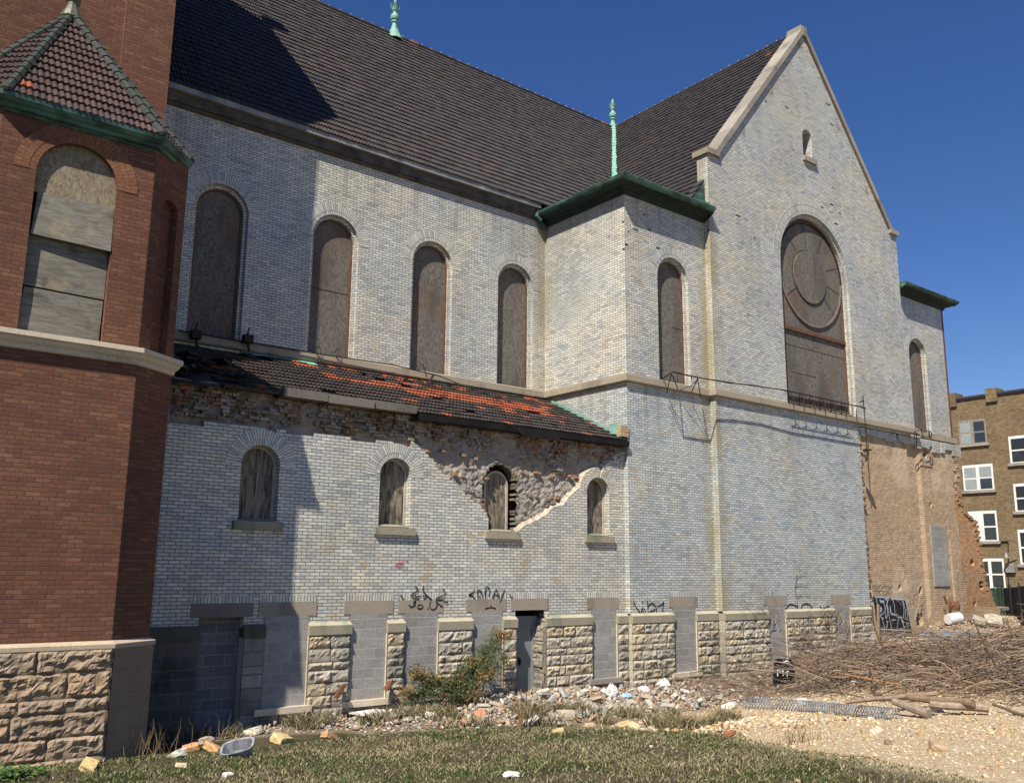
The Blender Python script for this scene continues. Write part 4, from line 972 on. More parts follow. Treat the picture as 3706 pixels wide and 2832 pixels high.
seg(mb, [Q(300, 458, 16.3), Q(330, 448, 16.3)], .022); seg(mb, [Q(315, 500, 16.25), Q(350, 510, 16.35)], .025); seg(mb, [Q(345, 635, 16.3), Q(360, 640, 16.7)], .015)
p = Q(364, 846, 16.3); mb.tube([p+Vector((-.14, 0, 0)), p+Vector((.16, 0, 0))], .02, 6); mb.lathe(p, [(0, -.012), (.15, -.012), (.15, .012), (0, .012)], 12)
P_(mb, 'hanging_iron_rod', M['iron'])
mb = MB()
for a, b in (((755, 725), (885, 745)), ((760, 690), (805, 678)), ((800, 680), (825, 755)), ((825, 700), (860, 690)), ((860, 690), (875, 745))): seg(mb, [Q(*a, 16.5), Q(*b, 16.5)], .016)
for c in ((755, 725), (875, 722)):
    p = Q(*c, 16.55)
    for k in range(8):
        a, b = k*math.pi/4, (k+1)*math.pi/4; seg(mb, [p+Vector((.10*math.cos(a), 0, .13*math.sin(a))), p+Vector((.10*math.cos(b), 0, .13*math.sin(b)))], .018)
P_(mb, 'iron_lamp_bracket', M['iron'])
mb = MB(); K = lambda x, y, Y: onY(620+x*.3547, 1150+y*.3547, Y)
seg(mb, [K(80, 130, 20.3), K(700, 235, 20.3), K(1370, 345, 20.3), K(1760, 405, 20.28), K(2199, 470, 20.26), Vector((11.9, 20.26, 5.30)), onY(1590, 1360, 20.2), onY(1690, 1400, 19.4), onY(1850, 1455, 18.8)], .016)
for a in ((1470, 325), (1665, 350)): seg(mb, [K(a[0], a[1], 20.3), K(a[0]+40, a[1]+45, 20.1)], .012); seg(mb, [K(a[0]+40, a[1]-40, 20.2), K(a[0]+80, a[1]+90, 20.0)], .012); seg(mb, [K(a[0], a[1], 20.3), K(a[0]+40, a[1]-40, 20.2)], .012)
seg(mb, [onY(1512, 1343, 20.25), onY(1530, 1315, 20.0), onY(1545, 1365, 20.1)], .012); seg(mb, [onY(1570, 1355, 20.2), onY(1548, 1390, 20.0)], .03)
for a in ((250, 170), (780, 215)):
    p = K(a[0], a[1], 20.2); mb.box(p.x-.11, p.x+.11, p.y-.1, p.y+.1, p.z-.1, p.z+.09); seg(mb, [p, p+Vector((.05, 0, -.3))], .03); seg(mb, [p+Vector((-.02, 0, .1)), p+Vector((.02, 0, .28))], .02)
seg(mb, [K(230, 270, 20.1), K(480, 375, 19.4), K(770, 485, 18.9)], .01)
P_(mb, 'sill_cable', M['iron'])
# ---- graffiti: ribbons of paint on the wall faces
def paint(strokes, tf, Y, w, mat, name, parent=None, d=-.006):
    mb = MB()
    for st in strokes:
        ww = w
        if isinstance(st[0], (int, float)): ww = st[0]; st = st[1:]
        P = [onY(*tf(*p), Y) for p in st]; Pn = []
        for i in range(len(P)-1):                                   # Catmull-Rom
            p0, p1, p2, p3 = P[max(i-1, 0)], P[i], P[i+1], P[min(i+2, len(P)-1)]
            for k in range(5):
                t = k/5; Pn.append(.5*((2*p1)+(p2-p0)*t+(2*p0-5*p1+4*p2-p3)*t*t+(3*p1-p0-3*p2+p3)*t**3))
        Pn.append(P[-1]); L = []
        for i, p in enumerate(Pn):
            t = Pn[min(i+1, len(Pn)-1)]-Pn[max(i-1, 0)]; nn = Vector((-t.z, 0, t.x)); 
            nn = nn.normalized() if nn.length > 1e-6 else Vector((0, 0, 1)); e = ww*(.8+.35*noise.noise((p.x*9, p.z*9, 1))); L.append((p+nn*e+Vector((0, d, 0)), p-nn*e+Vector((0, d, 0))))
        for a, b in zip(L, L[1:]): mb.face([a[0], a[1], b[1], b[0]])
    return P_(mb, name, M[mat], parent)
ta_ = lambda x, y: (1420+x/4.78, 2080+y/4.78)
paint([[(395, 190), (435, 240), (410, 290), (345, 325), (335, 370), (380, 400), (465, 428)], [(380, 350), (415, 375), (490, 360)], [(520, 362), (600, 362), (545, 428)], [(535, 190), (530, 260), (590, 345), (685, 430)], [(885, 235), (908, 310), (885, 350), (800, 385), (745, 428)], [(145, 340), (165, 385), (200, 420)], [(770, 432), (880, 425), (890, 390)], [(895, 470), (965, 470)], [(1015, 455), (1025, 470)],
       [(400, 440), (375, 520), (320, 550), (280, 510)], [(360, 480), (395, 450), (385, 540)], [(505, 500), (525, 550), (480, 580), (425, 565)], [(430, 530), (490, 500)], [(660, 450), (640, 540), (690, 595), (760, 560), (770, 480)], [(750, 450), (800, 500), (865, 550)], [(615, 560), (610, 600)]], ta_, YA-.014, .018, 'spray_black', 'graffiti_scrawl')
paint([[(1415, 250), (1400, 300), (1320, 345), (1370, 350), (1430, 405)], [(1325, 330), (1360, 365)], [(1480, 410), (1470, 280), (1500, 262), (1540, 300), (1565, 408)], [(1505, 360), (1510, 390)], [(1605, 408), (1615, 240), (1650, 200), (1685, 260), (1665, 370)], [(1735, 408), (1770, 290), (1805, 260), (1835, 360)], [(1770, 345), (1845, 355), (1830, 408)], [(1885, 408), (1910, 330), (1945, 250)], [(1860, 470), (1890, 400)], [(2040, 345), (2050, 380), (2080, 385)], [(1600, 580), (1700, 560), (1785, 575)], [(1705, 520), (1710, 570)]], ta_, YA-.012, .018, 'spray_black', 'graffiti_scrawl')
tb_ = lambda x, y: (2240+x/6.108, 2100+y/6.108)
paint([[(320, 465), (380, 590), (465, 710)], [(490, 705), (515, 600), (535, 700)], [(545, 600), (590, 690)], [(625, 440), (632, 560), (640, 670), (660, 690)], [(640, 580), (680, 520), (740, 500), (785, 550)], [(680, 680), (760, 660), (800, 625)], [(785, 545), (825, 600), (830, 700)], [(840, 565), (930, 535), (990, 465)], [(990, 460), (970, 590), (965, 690)], [(520, 460), (525, 510)], [(460, 890), (500, 780), (575, 860), (575, 780)], [(690, 770), (720, 890)]], tb_, YT-.006, .020, 'spray_black', 'graffiti_tag')
tc_ = lambda x, y: (2200+x*.5251, 1950+y*.5251)
paint([[(1225, 485), (1250, 450), (1300, 460), (1310, 485)], [(1330, 480), (1345, 450), (1390, 450), (1410, 485)], [(1460, 460), (1480, 480), (1520, 460), (1525, 480)]], tc_, YG-.006, .024, 'spray_black', 'graffiti_tag')
td_ = lambda x, y: (1400+x*.5251, 1950+y*.5251)
paint([[(105, 165), (70, 165), (72, 200), (108, 200)], [(70, 182), (98, 182)], [(148, 160), (130, 145), (108, 150), (105, 180)], [(160, 195), (170, 200)], [(35, 120), (38, 128)], [(80, 118), (85, 126)]], td_, YA-.006, .009, 'spray_red', 'red_graffiti')
# painted panel on the torn wall
te_ = lambda x, y: (3050+x/5.4975, 2080+y/5.4975)
pn = MB(); Yp = 16.86
pp = [onY(*te_(*p), Yp) for p in ((640, 425), (1240, 480), (1375, 1105), (730, 1085))]
pn.face(pp); pn.face([p+Vector((0, .14, 0)) for p in pp[::-1]])
for k in range(4): a, b = pp[k], pp[(k+1) % 4]; pn.face([a, a+Vector((0, .14, 0)), b+Vector((0, .14, 0)), b])
po_ = P_(pn, 'graffiti_panel', M['black'])
sil = [[.035, (640, 435), (830, 440), (1010, 470), (1240, 485)], [.035, (1245, 480), (1310, 760), (1375, 1100)], [.03, (735, 1075), (1000, 1085), (1370, 1100)], [(660, 460), (690, 600), (700, 700)],
       [.045, (735, 480), (760, 530), (810, 520), (820, 580)], [(825, 580), (835, 690), (800, 760), (740, 790)], [.05, (740, 640), (770, 680), (740, 720)], [.03, (745, 800), (790, 880), (800, 830)], [(790, 900), (835, 1050)], [(880, 560), (840, 700), (860, 860), (885, 760), (880, 560)], [.04, (830, 470), (880, 490), (885, 560)], [(890, 620), (930, 880), (975, 1060)],
       [.04, (940, 610), (960, 760), (1040, 780)], [(985, 480), (1020, 580), (1040, 780)], [.022, (900, 500), (940, 460), (985, 500)], [(960, 890), (1055, 890)], [(1040, 790), (1100, 850), (1075, 1070)], [.035, (1100, 850), (1115, 880)], [.045, (1160, 860), (1210, 950)], [(1150, 850), (1240, 1080)], [.05, (1180, 500), (1210, 560)], [(1190, 500), (1215, 700), (1200, 850)], [.035, (1215, 560), (1215, 650)], [(1255, 670), (1240, 780), (1270, 890), (1285, 780), (1255, 670)], [.035, (1260, 960), (1300, 960)], [(1280, 960), (1295, 1090)], [.035, (865, 920), (890, 920)], [(878, 920), (885, 1050)], [.02, (1070, 760), (1080, 830), (1210, 840)]]
paint(sil, te_, Yp, .020, 'spray_silver', 'silver_lettering', po_)
paint([[(580, 180), (610, 260), (640, 200)], [(650, 190), (660, 280), (700, 230), (770, 190)], [(720, 220), (730, 300)], [(790, 250), (850, 210), (870, 260)], [(880, 220), (930, 280), (980, 200)], [(620, 310), (780, 320)]], te_, 16.86, .02, 'spray_brown', 'faded_graffiti')
paint([[(1405, 370), (1410, 520)], [(1405, 380), (1445, 400), (1480, 360), (1490, 450)], [(1550, 360), (1550, 540)], [(1550, 360), (1600, 400), (1590, 450), (1550, 455)], [(1500, 540), (1500, 570)]], te_, 16.86, .016, 'spray_brown', 'faded_graffiti')
#@@REST
# ================================================================== GROUND
GB = [gpt(*p) for p in ((-300, 2740), (700, 2680), (1100, 2640), (1500, 2640), (1900, 2625), (2350, 2640), (2620, 2660), (2800, 2695), (2960, 2735), (3200, 2775), (3420, 2810), (3800, 2870))]
GB = [Vector((-20, 14.2, 0)), Vector((-2, 14.2, 0))]+[Vector((p.x, p.y, 0)) for p in GB]
def grass_side(x, y):
    """signed distance, positive on the lawn (camera side of the border)"""
    best = 1e9; sgn = 1
    for a, b in zip(GB, GB[1:]):
        dx, dy = b.x-a.x, b.y-a.y; t = max(0, min(1, ((x-a.x)*dx+(y-a.y)*dy)/(dx*dx+dy*dy+1e-9)))
        px, py = a.x+dx*t, a.y+dy*t; d = math.hypot(x-px, y-py)
        if d < best: best = d; sgn = -1 if dx*(y-a.y)-dy*(x-a.x) > 0 else 1
    return best*sgn
def gmat():
    N = NT('ground_soil', .95, .1); P = N.pos(); t = N.sep(N.tint())
    n1, n2 = N.noise(P, 3.5, 8, .7), N.noise(P, 14, 6, .7)
    grav = N.mix(N.step(n2, .35, .65), (.44, .345, .215, 1), (.62, .51, .345, 1))
    grav = N.mix(N.math('MULTIPLY', N.step(n1, .54, .70), .45), grav, (.30, .20, .115, 1))
    grav = N.mix(N.math('MULTIPLY', N.step(N.noise(P, 1.3, 5), .58, .72), .55), grav, (.58, .53, .44, 1))
    soil = N.mix(n2, (.07, .06, .035, 1), (.14, .115, .07, 1)); soil = N.mix(N.step(N.noise(P, 1.1, 5), .48, .62), soil, (.05, .062, .022, 1))
    dirt = N.mix(n2, (.16, .12, .085, 1), (.32, .255, .185, 1))
    c = N.mix(t[0], grav, soil); c = N.mix(t[1], c, dirt)
    N.bump(N.math('ADD', n1, n2), 1., .05)
    return N.done(c)
M['ground'] = gmat()
xs = np.concatenate([[-400, -150, -60, -30, -15], np.arange(-8, 42, .16), [45, 50, 60, 80, 130, 250, 500]]); ys = np.concatenate([[-300, -100, -40, -15], np.arange(-4, 19, .16), [22, 28, 40, 60, 100, 200, 500]])
V, C = [], []
for y in ys:
    for x in xs:
        d = grass_side(x, y) if -10 < x < 45 and -6 < y < 20 else (3 if y < 8 else -3)
        gz = gh(x, y) if -60 < x < 90 and -40 < y < 70 else -2.9+.0*x
        if y > 17.6: gz = min(gz, -1.9) if x > 30 else gz
        d += .35*noise.noise((x*.9, y*.9, 4))
        dirt = 0 if d > .2 else (1-ss(17.5, 21, x+.8*noise.noise((x, y, 9))))*ss(12.4, 13.4, y+.5*noise.noise((x, y, 2))+.25*(15-x if x < 15 else 0))
        brush = ss(18.5, 20, x)*ss(12.6, 13.4, y)*.8
        V.append((x, y, gz)); C.append((ss(-.15, .35, d), max(dirt, brush), 0))
nx_, ny_ = len(xs), len(ys); ii = np.arange(nx_*ny_).reshape(ny_, nx_)
Fq = np.stack([ii[:-1, :-1], ii[:-1, 1:], ii[1:, 1:], ii[1:, :-1]], -1).reshape(-1, 4)
tag(npmesh('ground', np.array(V), Fq, M['ground'], np.array(C), True), kind='structure')
# ---- grass: real blades, green and straw mixed
def grassmat():
    N = NT('grass_blade', .7, .2); return N.done(N.tint())
M['grass'] = grassmat()
rng = np.random.default_rng(3)
def lawn(n, hmin, hmax, name, box, test, gk=1.):
    pts = []
    while len(pts) < n:
        x, y = random.uniform(box[0], box[1]), random.uniform(box[2], box[3])
        q = test(x, y)
        if q: pts.append((x, y, gh(x, y), q))
    pts = np.array(pts); n = len(pts)
    h = rng.uniform(hmin, hmax, n)*(.6+.8*pts[:, 3]); a = rng.uniform(0, 2*np.pi, n); lean = rng.uniform(.3, 1.6, n)*h; w_ = rng.uniform(.0035, .007, n)*(.7+.05*np.hypot(pts[:, 0], pts[:, 1]))
    dx, dy = np.cos(a), np.sin(a); b = rng.uniform(0, 2*np.pi, n); sx, sy = np.cos(b)*w_, np.sin(b)*w_
    p0 = pts[:, :3]-np.array([0, 0, .01]); mid = p0+np.stack([dx*lean*.35, dy*lean*.35, h*.62], 1); tip = p0+np.stack([dx*lean, dy*lean, h*.95], 1); s_ = np.stack([sx, sy, 0*sx], 1)
    Vv = np.stack([p0-s_, p0+s_, mid-s_*.8, mid+s_*.8, tip], 1).reshape(-1, 3)
    base = np.arange(n)[:, None]*5; Ff = np.concatenate([base+np.array([[0, 1, 3]]), base+np.array([[0, 3, 2]]), base+np.array([[2, 3, 4]])], 0)
    green = np.array([(.06, .092, .024), (.078, .11, .03), (.045, .072, .02)]); straw = np.array([(.24, .205, .115), (.20, .168, .092), (.32, .275, .17), (.14, .118, .065)])
    g = np.array([ss(-.25, .3, noise.noise((p[0]*.55, p[1]*.55, 6))+.25*noise.noise((p[0]*2, p[1]*2, 1))) for p in pts])
    isg = rng.random(n) < (.08+.5*g)*gk
    col = np.where(isg[:, None], green[rng.integers(0, 3, n)], straw[rng.integers(0, 4, n)])*rng.uniform(.75, 1.25, (n, 1))
    return tag(npmesh(name, Vv, Ff, M['grass'], np.repeat(col, 5, 0)), kind='stuff')
def on_lawn(x, y):
    if y < 2.0 or x < .8 or x > 22: return 0
    d = grass_side(x, y)+.35*noise.noise((x*.9, y*.9, 4))
    if d < -.15: return 0
    q = CF.x*x+CF.y*y
    if abs((CR.x*x+CR.y*y)/q) > .62: return 0
    k = noise.noise((x*.8, y*.8, 11))
    if k < -.15 and random.random() < .6: return 0
    if q > 9 and random.random() < .35: return 0
    return .55+.45*k+.2*random.random() if d > .25 else .45
lawn(125000, .02, .055, 'grass', (.8, 20, 2.5, 15), on_lawn)
def weedy(x, y):
    if noise.noise((x*1.3, y*1.3, 17)) < .12 or y > 16.9: return 0
    return .8+random.random()*.8
def wf(x, y): 
    d = grass_side(x, y)
    return weedy(x, y) if -1.6 < d < .1 and x > 5 and x < 19 else 0
o = lawn(6000, .06, .2, 'dry_grass', (5, 19, 11, 16.9), wf, .12)
# ---- stones, gravel, rubble
def rockmat(name):
    N = NT(name, .9, .15); P = N.pos(); c = N.mix(1, N.tint(), N.ramp(N.noise(P, 28, 4), [(.3, (.72,)*3), (.7, (1.2,)*3)]), 'MULTIPLY'); N.bump(N.noise(P, 40, 4), .5, .01); return N.done(c)
M['rock'] = rockmat('loose_stone')
OCT = np.array([(1, 0, 0), (-1, 0, 0), (0, 1, 0), (0, -1, 0), (0, 0, 1), (0, 0, -1), (.6, .6, .5), (-.6, .55, .5), (.55, -.6, .5), (-.6, -.6, .5)], float)
OF = np.array([(4, 6, 7), (4, 7, 9), (4, 9, 8), (4, 8, 6), (0, 2, 6), (2, 1, 7), (2, 7, 6), (1, 3, 9), (1, 9, 7), (3, 0, 8), (3, 8, 9), (0, 6, 8), (5, 2, 0), (5, 1, 2), (5, 3, 1), (5, 0, 3)])
BV = np.array([(x, y, z) for z in (-1, 1) for y in (-1, 1) for x in (-1, 1)], float); BF = np.array([(0, 2, 3), (0, 3, 1), (4, 5, 7), (4, 7, 6), (0, 1, 5), (0, 5, 4), (2, 6, 7), (2, 7, 3), (0, 4, 6), (0, 6, 2), (1, 3, 7), (1, 7, 5)])
def rotm(n):
    q = rng.normal(size=(n, 4)); q /= np.linalg.norm(q, axis=1)[:, None]; w_, x, y, z = q.T
    return np.stack([1-2*(y*y+z*z), 2*(x*y-z*w_), 2*(x*z+y*w_), 2*(x*y+z*w_), 1-2*(x*x+z*z), 2*(y*z-x*w_), 2*(x*z-y*w_), 2*(y*z+x*w_), 1-2*(x*x+y*y)], 1).reshape(n, 3, 3)
def stones(name, pts, size, pal, brick=False, flat=.6, wts=None):
    n = len(pts); pts = np.array(pts); base, fc = (BV, BF) if brick else (OCT, OF); k = len(base)
    sc = np.array(size)[:, None, None]*np.ones((1, 1, 3))
    if brick: sc = sc*np.stack([np.full(n, 1.), rng.uniform(.35, .6, n), rng.uniform(.25, .4, n)], 1)[:, None, :]
    else: sc = sc*np.stack([rng.uniform(.8, 1.25, n), rng.uniform(.8, 1.2, n), rng.uniform(.45, .85, n)], 1)[:, None, :]
    v = base[None]*sc*(1+(.07 if brick else .28)*rng.uniform(-1, 1, (n, k, 3)))
    v = np.einsum('nij,nkj->nki', rotm(n), v); v[:, :, 2] *= (1 if brick else flat)+0*v[:, :, 2]
    v += pts[:, None, :]; f = (np.arange(n)[:, None, None]*k+fc[None]).reshape(-1, 3)
    pal = np.array(pal); c = pal[rng.choice(len(pal), n, p=wts)]*rng.uniform(.75, 1.2, (n, 1))
    return tag(npmesh(name, v.reshape(-1, 3), f, M['rock'], np.repeat(c, k, 0)), kind='stuff')
YEL = [(.54, .41, .225), (.50, .39, .24), (.56, .46, .30), (.46, .33, .18), (.60, .52, .39), (.40, .24, .14), (.5, .43, .33)]
pts, sz = [], []
while len(pts) < 30000:
    x, y = random.uniform(9, 36), random.uniform(3.5, 16.6)
    if x < 15.5 and y > 12.5: continue
    d = grass_side(x, y)
    if d > .05 and random.random() < .985: continue
    if y > 13.2+.4*noise.noise((x, 1, 1)) and x > 19.5 and random.random() < .75: continue
    q = CF.x*x+CF.y*y; 
    if abs((CR.x*x+CR.y*y)/q) > .62 or q < 5: continue
    r = .007+.026*random.random()**3+(.06*random.random() if random.random() < .035 else 0)
    if q < 14: r *= .8
    pts.append((x, y, gh(x, y)+r*.15)); sz.append(r)
GA, GBp = gpt(2430, 2630), gpt(2850, 2615)
for k in range(520):
    p = GA.lerp(GBp, random.random()); x, y = p.x+random.gauss(0, .5), p.y+random.gauss(0, .35); r = .03+.075*random.random()**1.6; pts.append((x, y, gh(x, y)+r*.2)); sz.append(r)
for k in range(9000):
    x, y = random.uniform(9, 32), random.uniform(3.5, 13)
    if grass_side(x, y) > -.05 or abs((CR.x*x+CR.y*y)/(CF.x*x+CF.y*y)) > .62: continue
    r = .016+.03*random.random()**2; pts.append((x, y, gh(x, y))); sz.append(r)
stones('gravel', pts, sz, YEL)
RUB = [(.40, .33, .25), (.43, .39, .33), (.36, .29, .20), (.31, .30, .28), (.32, .18, .11), (.40, .29, .19), (.24, .20, .16), (.48, .45, .40)]
def rubpt():
    while 1:
        x, y = random.uniform(5.4, 21), random.uniform(13.1, 17.0)
        f = math.exp(-((x-13.6)/3.4)**2)*ss(-.3, .5, y-13.2)+.22*ss(14.2, 15.4, y)*(1-ss(17, 21, x))+.35*math.exp(-((x-17.6)/1.3)**2)*ss(14, 15.5, y)
        if random.random() < f and grass_side(x, y) < .25: return x, y
pts, sz = [], []
for k in range(14000):
    x, y = rubpt(); r = .010+.04*random.random()**2; pts.append((x, y, gh(x, y)+r*.3)); sz.append(r)
stones('rubble', pts, sz, RUB)
pts, sz = [], []
for k in range(1500):
    x, y = rubpt(); r = .025+.055*random.random()**1.5; pts.append((x, y, gh(x, y)+r*.35+.05*random.random())); sz.append(r)
stones('brick_rubble', pts, sz, RUB, True)
pts, sz = [], []
for k in range(3500):
    x, y = random.uniform(26.5, 40), random.uniform(14.6, 16.95); r = .015+.09*random.random()**3; pts.append((x, y, gh(x, y)+r*.3)); sz.append(r)
stones('rubble', pts, sz, [(.40, .29, .18), (.46, .36, .25), (.33, .19, .11), (.52, .46, .37), (.42, .31, .19)])
# individually countable rubble: whole bricks and blocks
def loose(name, p, s, col, label, cat, group=None, rot=None, jit=.10, kind='rock', sub=1):
    """an irregular chipped block"""
    import bmesh
    b = bmesh.new(); bmesh.ops.create_cube(b, size=1)
    if kind == 'rock': bmesh.ops.subdivide_edges(b, edges=b.edges, cuts=2, use_grid_fill=True)
    for v in b.verts:
        q = v.co.normalized()*.5
        v.co = v.co.lerp(q*1.15, .35 if kind == 'rock' else 0)+Vector([random.uniform(-jit, jit)*.5 for _ in range(3)]); v.co = Vector((v.co.x*s[0], v.co.y*s[1], v.co.z*s[2]))
    if kind == 'brick': bmesh.ops.bevel(b, geom=b.edges, offset=min(s)*.06, segments=1, affect='EDGES')
    me = bpy.data.meshes.new(name); b.to_mesh(me); b.free()
    ca = me.color_attributes.new('tint', 'FLOAT_COLOR', 'CORNER'); a = np.ones((len(me.loops), 4), np.float32); a[:, :3] = col; ca.data.foreach_set('color', a.ravel())
    me.materials.append(M['rock']); o = bpy.data.objects.new(name, me); S.collection.objects.link(o); o.location = p
    o.rotation_euler = rot or (random.uniform(-.4, .4), random.uniform(-.4, .4), random.uniform(0, 6.28))
    return tag(o, label, cat, group)
for k in range(44):
    while 1:
        x, y = random.uniform(10.8, 18.6), random.uniform(13.3, 15.9)
        if random.random() < math.exp(-((x-13.8)/2.6)**2) and grass_side(x, y) < .1: break
    col = random.choice([(.44, .41, .35), (.36, .35, .33), (.40, .33, .25), (.50, .48, .43)]); L = random.uniform(.18, .30)
    loose('broken_brick', (x, y, gh(x, y)+.06+random.uniform(0, .05)), (L, .11, .07), col, 'pale broken brick lying loose in the rubble heap below the grey steel door', 'brick', 'pale bricks in the rubble heap', (random.uniform(-.7, .7), random.uniform(-.7, .7), random.uniform(0, 6.28)), .05, 'brick')
for px, py, s, c, lab in ((2640, 2660, .20, (.34, .13, .07), 'rust red rock sitting alone on the pale gravel'), (2798, 2548, .22, (.60, .48, .28), 'yellow stone block resting on the chain-link roll'), (2640, 2562, .30, (.62, .58, .50), 'pale grey flat stone at the left end of the chain-link roll'),
    (2645, 2598, .24, (.33, .15, .09), 'thin dark red brick piece on gravel below the grey flat stone'), (2020, 2650, .22, (.52, .40, .22), 'brownish rock half sunk in the grass in front of the rubble'), (2255, 2628, .26, (.55, .42, .22), 'tan rock lying in grass, the left one of a trio'), (2295, 2636, .22, (.52, .42, .26), 'tan rock lying in grass, the middle one of a trio'), (2330, 2645, .18, (.55, .45, .3), 'tan rock lying in grass, the right one of a trio'),
    (2135, 2630, .2, (.5, .36, .24), 'small pinkish brown rock at the lawn edge before the rubble'), (2060, 2600, .46, (.42, .36, .27), 'large brown lump of masonry at the lawn edge'), (3395, 2715, .30, (.42, .30, .20), 'brown stone slab in the gravel on the right'), (3175, 2655, .2, (.5, .42, .32), 'grey brown stone on gravel below the logs'), (3215, 2692, .14, (.22, .14, .10), 'small dark brown stone in the gravel'),
    (320, 2785, .30, (.58, .42, .20), 'yellow rock at the foot of the turret base'), (770, 2715, .30, (.50, .30, .15), 'orange brown rock beside the metal basin'), (690, 2715, .26, (.52, .28, .14), 'bright orange rock left of the metal basin'), (735, 2690, .30, (.45, .36, .26), 'tan rock behind the metal basin'), (640, 2740, .30, (.52, .50, .42), 'pale flat rock in the grass left of the metal basin'),
    (655, 2775, .16, (.6, .5, .32), 'small cream stone in the grass in front of the basin'), (825, 2808, .14, (.68, .66, .6), 'white stone in the lawn at the bottom left'), (1020, 2685, .36, (.60, .46, .22), 'long yellow slab of stone in the dry grass'), (1190, 2670, .26, (.52, .30, .16), 'orange stone in the grass before the white board'), (915, 2655, .34, (.62, .58, .48), 'cream flat stone at the foot of the shaded wall'),
    (1740, 2595, .30, (.45, .22, .13), 'reddish lump at the front of the rubble heap'), (1690, 2620, .24, (.50, .28, .16), 'orange broken brick at the lawn edge before the shrub'), (1560, 2600, .3, (.60, .56, .48), 'pale block at the left of the rubble heap'), (3545, 2262, .7, (.36, .31, .24), 'big grey rock beside the black fence'), (3600, 2265, .9, (.42, .38, .31), 'large pale concrete lump at the foot of the black fence'), (2895, 2548, .34, (.62, .56, .52), 'white and red chunk of debris behind the chain-link roll'), (3395, 2575, .24, (.6, .58, .55), 'pale grey rag-like chunk under the logs')):
    p = gpt(px, py); loose('loose_rock', p+Vector((0, 0, s*.12)), (s, s*.7, s*.42), c, lab, 'rock')
# ---- vegetation
def barkmat(name, c, v=.3): return plain(name, c, .85, 0, v, 14, True)
M['twig'] = barkmat('dry_twig', (.15, .122, .098, 1)); M['log'] = barkmat('log_bark', (.25, .20, .155, 1)); M['weed'] = barkmat('dry_weed', (.20, .15, .095, 1))
def twigs(n, fn, seg=5, name='x', mat='twig'):
    """n curved three-sided twigs; fn() -> (start, direction, length, radius, sag, colour)"""
    Vs, Fs, Cs = [], [], []; off = 0
    for k in range(n):
        p, d, L, r, sag, c = fn(); d = d.normalized(); s1 = d.orthogonal().normalized(); s2 = d.cross(s1); wob = Vector([random.uniform(-1, 1) for _ in range(3)])*.10*L
        for i in range(seg+1):
            t = i/seg; q = p+d*(L*t)+wob*math.sin(t*math.pi)*(1+.4*math.sin(t*9+k))+Vector((0, 0, -sag*L*t*t)); rr = r*(1-.75*t)
            for a in (0, 2.094, 4.189): Vs.append(q+s1*(rr*math.cos(a))+s2*(rr*math.sin(a))); Cs.append(c)
        for i in range(seg):
            for a in range(3):
                b = (a+1) % 3; Fs.append((off+i*3+a, off+i*3+b, off+i*3+3+b, off+i*3+3+a))
        off += (seg+1)*3
    return npmesh(name, np.array(Vs), np.array(Fs), M[mat], np.array(Cs))
PF = [gpt(*p) for p in ((2380, 2490), (2700, 2545), (2950, 2570), (3250, 2590), (3800, 2592))]
def pfront(x):
    for a, b in zip(PF, PF[1:]):
        if x <= b.x: return a.y+(b.y-a.y)*max(0, (x-a.x))/(b.x-a.x)
    return PF[-1].y
def pileh(x, y):
    f = pfront(x); k = ss(18.3, 22.5, x)*ss(f-1.0, f+.9, y)*(1-.8*ss(14.0, 16.0, y))*(1-ss(11.6, 13.6, y)*ss(23.5, 26.5, x))*(1-.5*ss(26, 30, x))
    return k*(.74+.5*noise.noise((x*.45, y*.45, 20)))
def brush():
    while 1:
        x, y = random.uniform(18, 40), random.uniform(6.5, 16.4); h = pileh(x, y)
        if h > .02 and random.random() < .2+h: break
    a = random.gauss(math.radians(-22), .7)+(math.pi if random.random() < .35 else 0)
    z = gh(x, y)+h*random.random()**.6
    L = random.choice((.6, .9, 1.4, 2.2, 3.)); el = random.gauss(.05, .2)
    c = random.choice([(1.3, 1.25, 1.2), (1.5, 1.3, 1.1), (.7, .66, .63), (.6, .55, .5), (1.8, 1.45, 1.1), (1.9, 1.8, 1.65), (1.1, .95, .85), (2.3, 2.1, 1.9)])
    return Vector((x, y, z)), Vector((math.cos(a), math.sin(a), el)), L, random.choice((.005, .006, .008, .011, .017))*(1 if L < 1.3 else 1.4), .07, c
tag(twigs(5600, brush, 7, 'brush_pile'), 'heap of cut reddish brown brushwood piled in front of the gable', 'brush pile', kind='stuff')
def limbs():
    p, d, L, r, sag, c = brush(); g = random.uniform(.9, 2.0)
    return p+Vector((0, 0, .12)), d+Vector((0, 0, random.uniform(-.05, .25))), random.uniform(1.4, 3.6), random.uniform(.018, .034), .05, (g, g*.93, g*.85)
tag(twigs(150, limbs, 8, 'cut_branches'), kind='stuff')
def wildtw():
    while 1:
        x, y = random.uniform(16.8, 21), random.uniform(13.2, 16.6)
        if random.random() < .5: break
    a = random.uniform(0, 6.28); c = random.choice([(1, .95, .9), (1.25, .95, .7), (.75, .7, .7)])
    return Vector((x, y, gh(x, y)+.05)), Vector((math.cos(a), math.sin(a), random.uniform(.0, .5))), random.uniform(.3, .9), random.uniform(.003, .006), .15, c
tag(twigs(600, wildtw, 4, 'twig_litter'), kind='stuff')
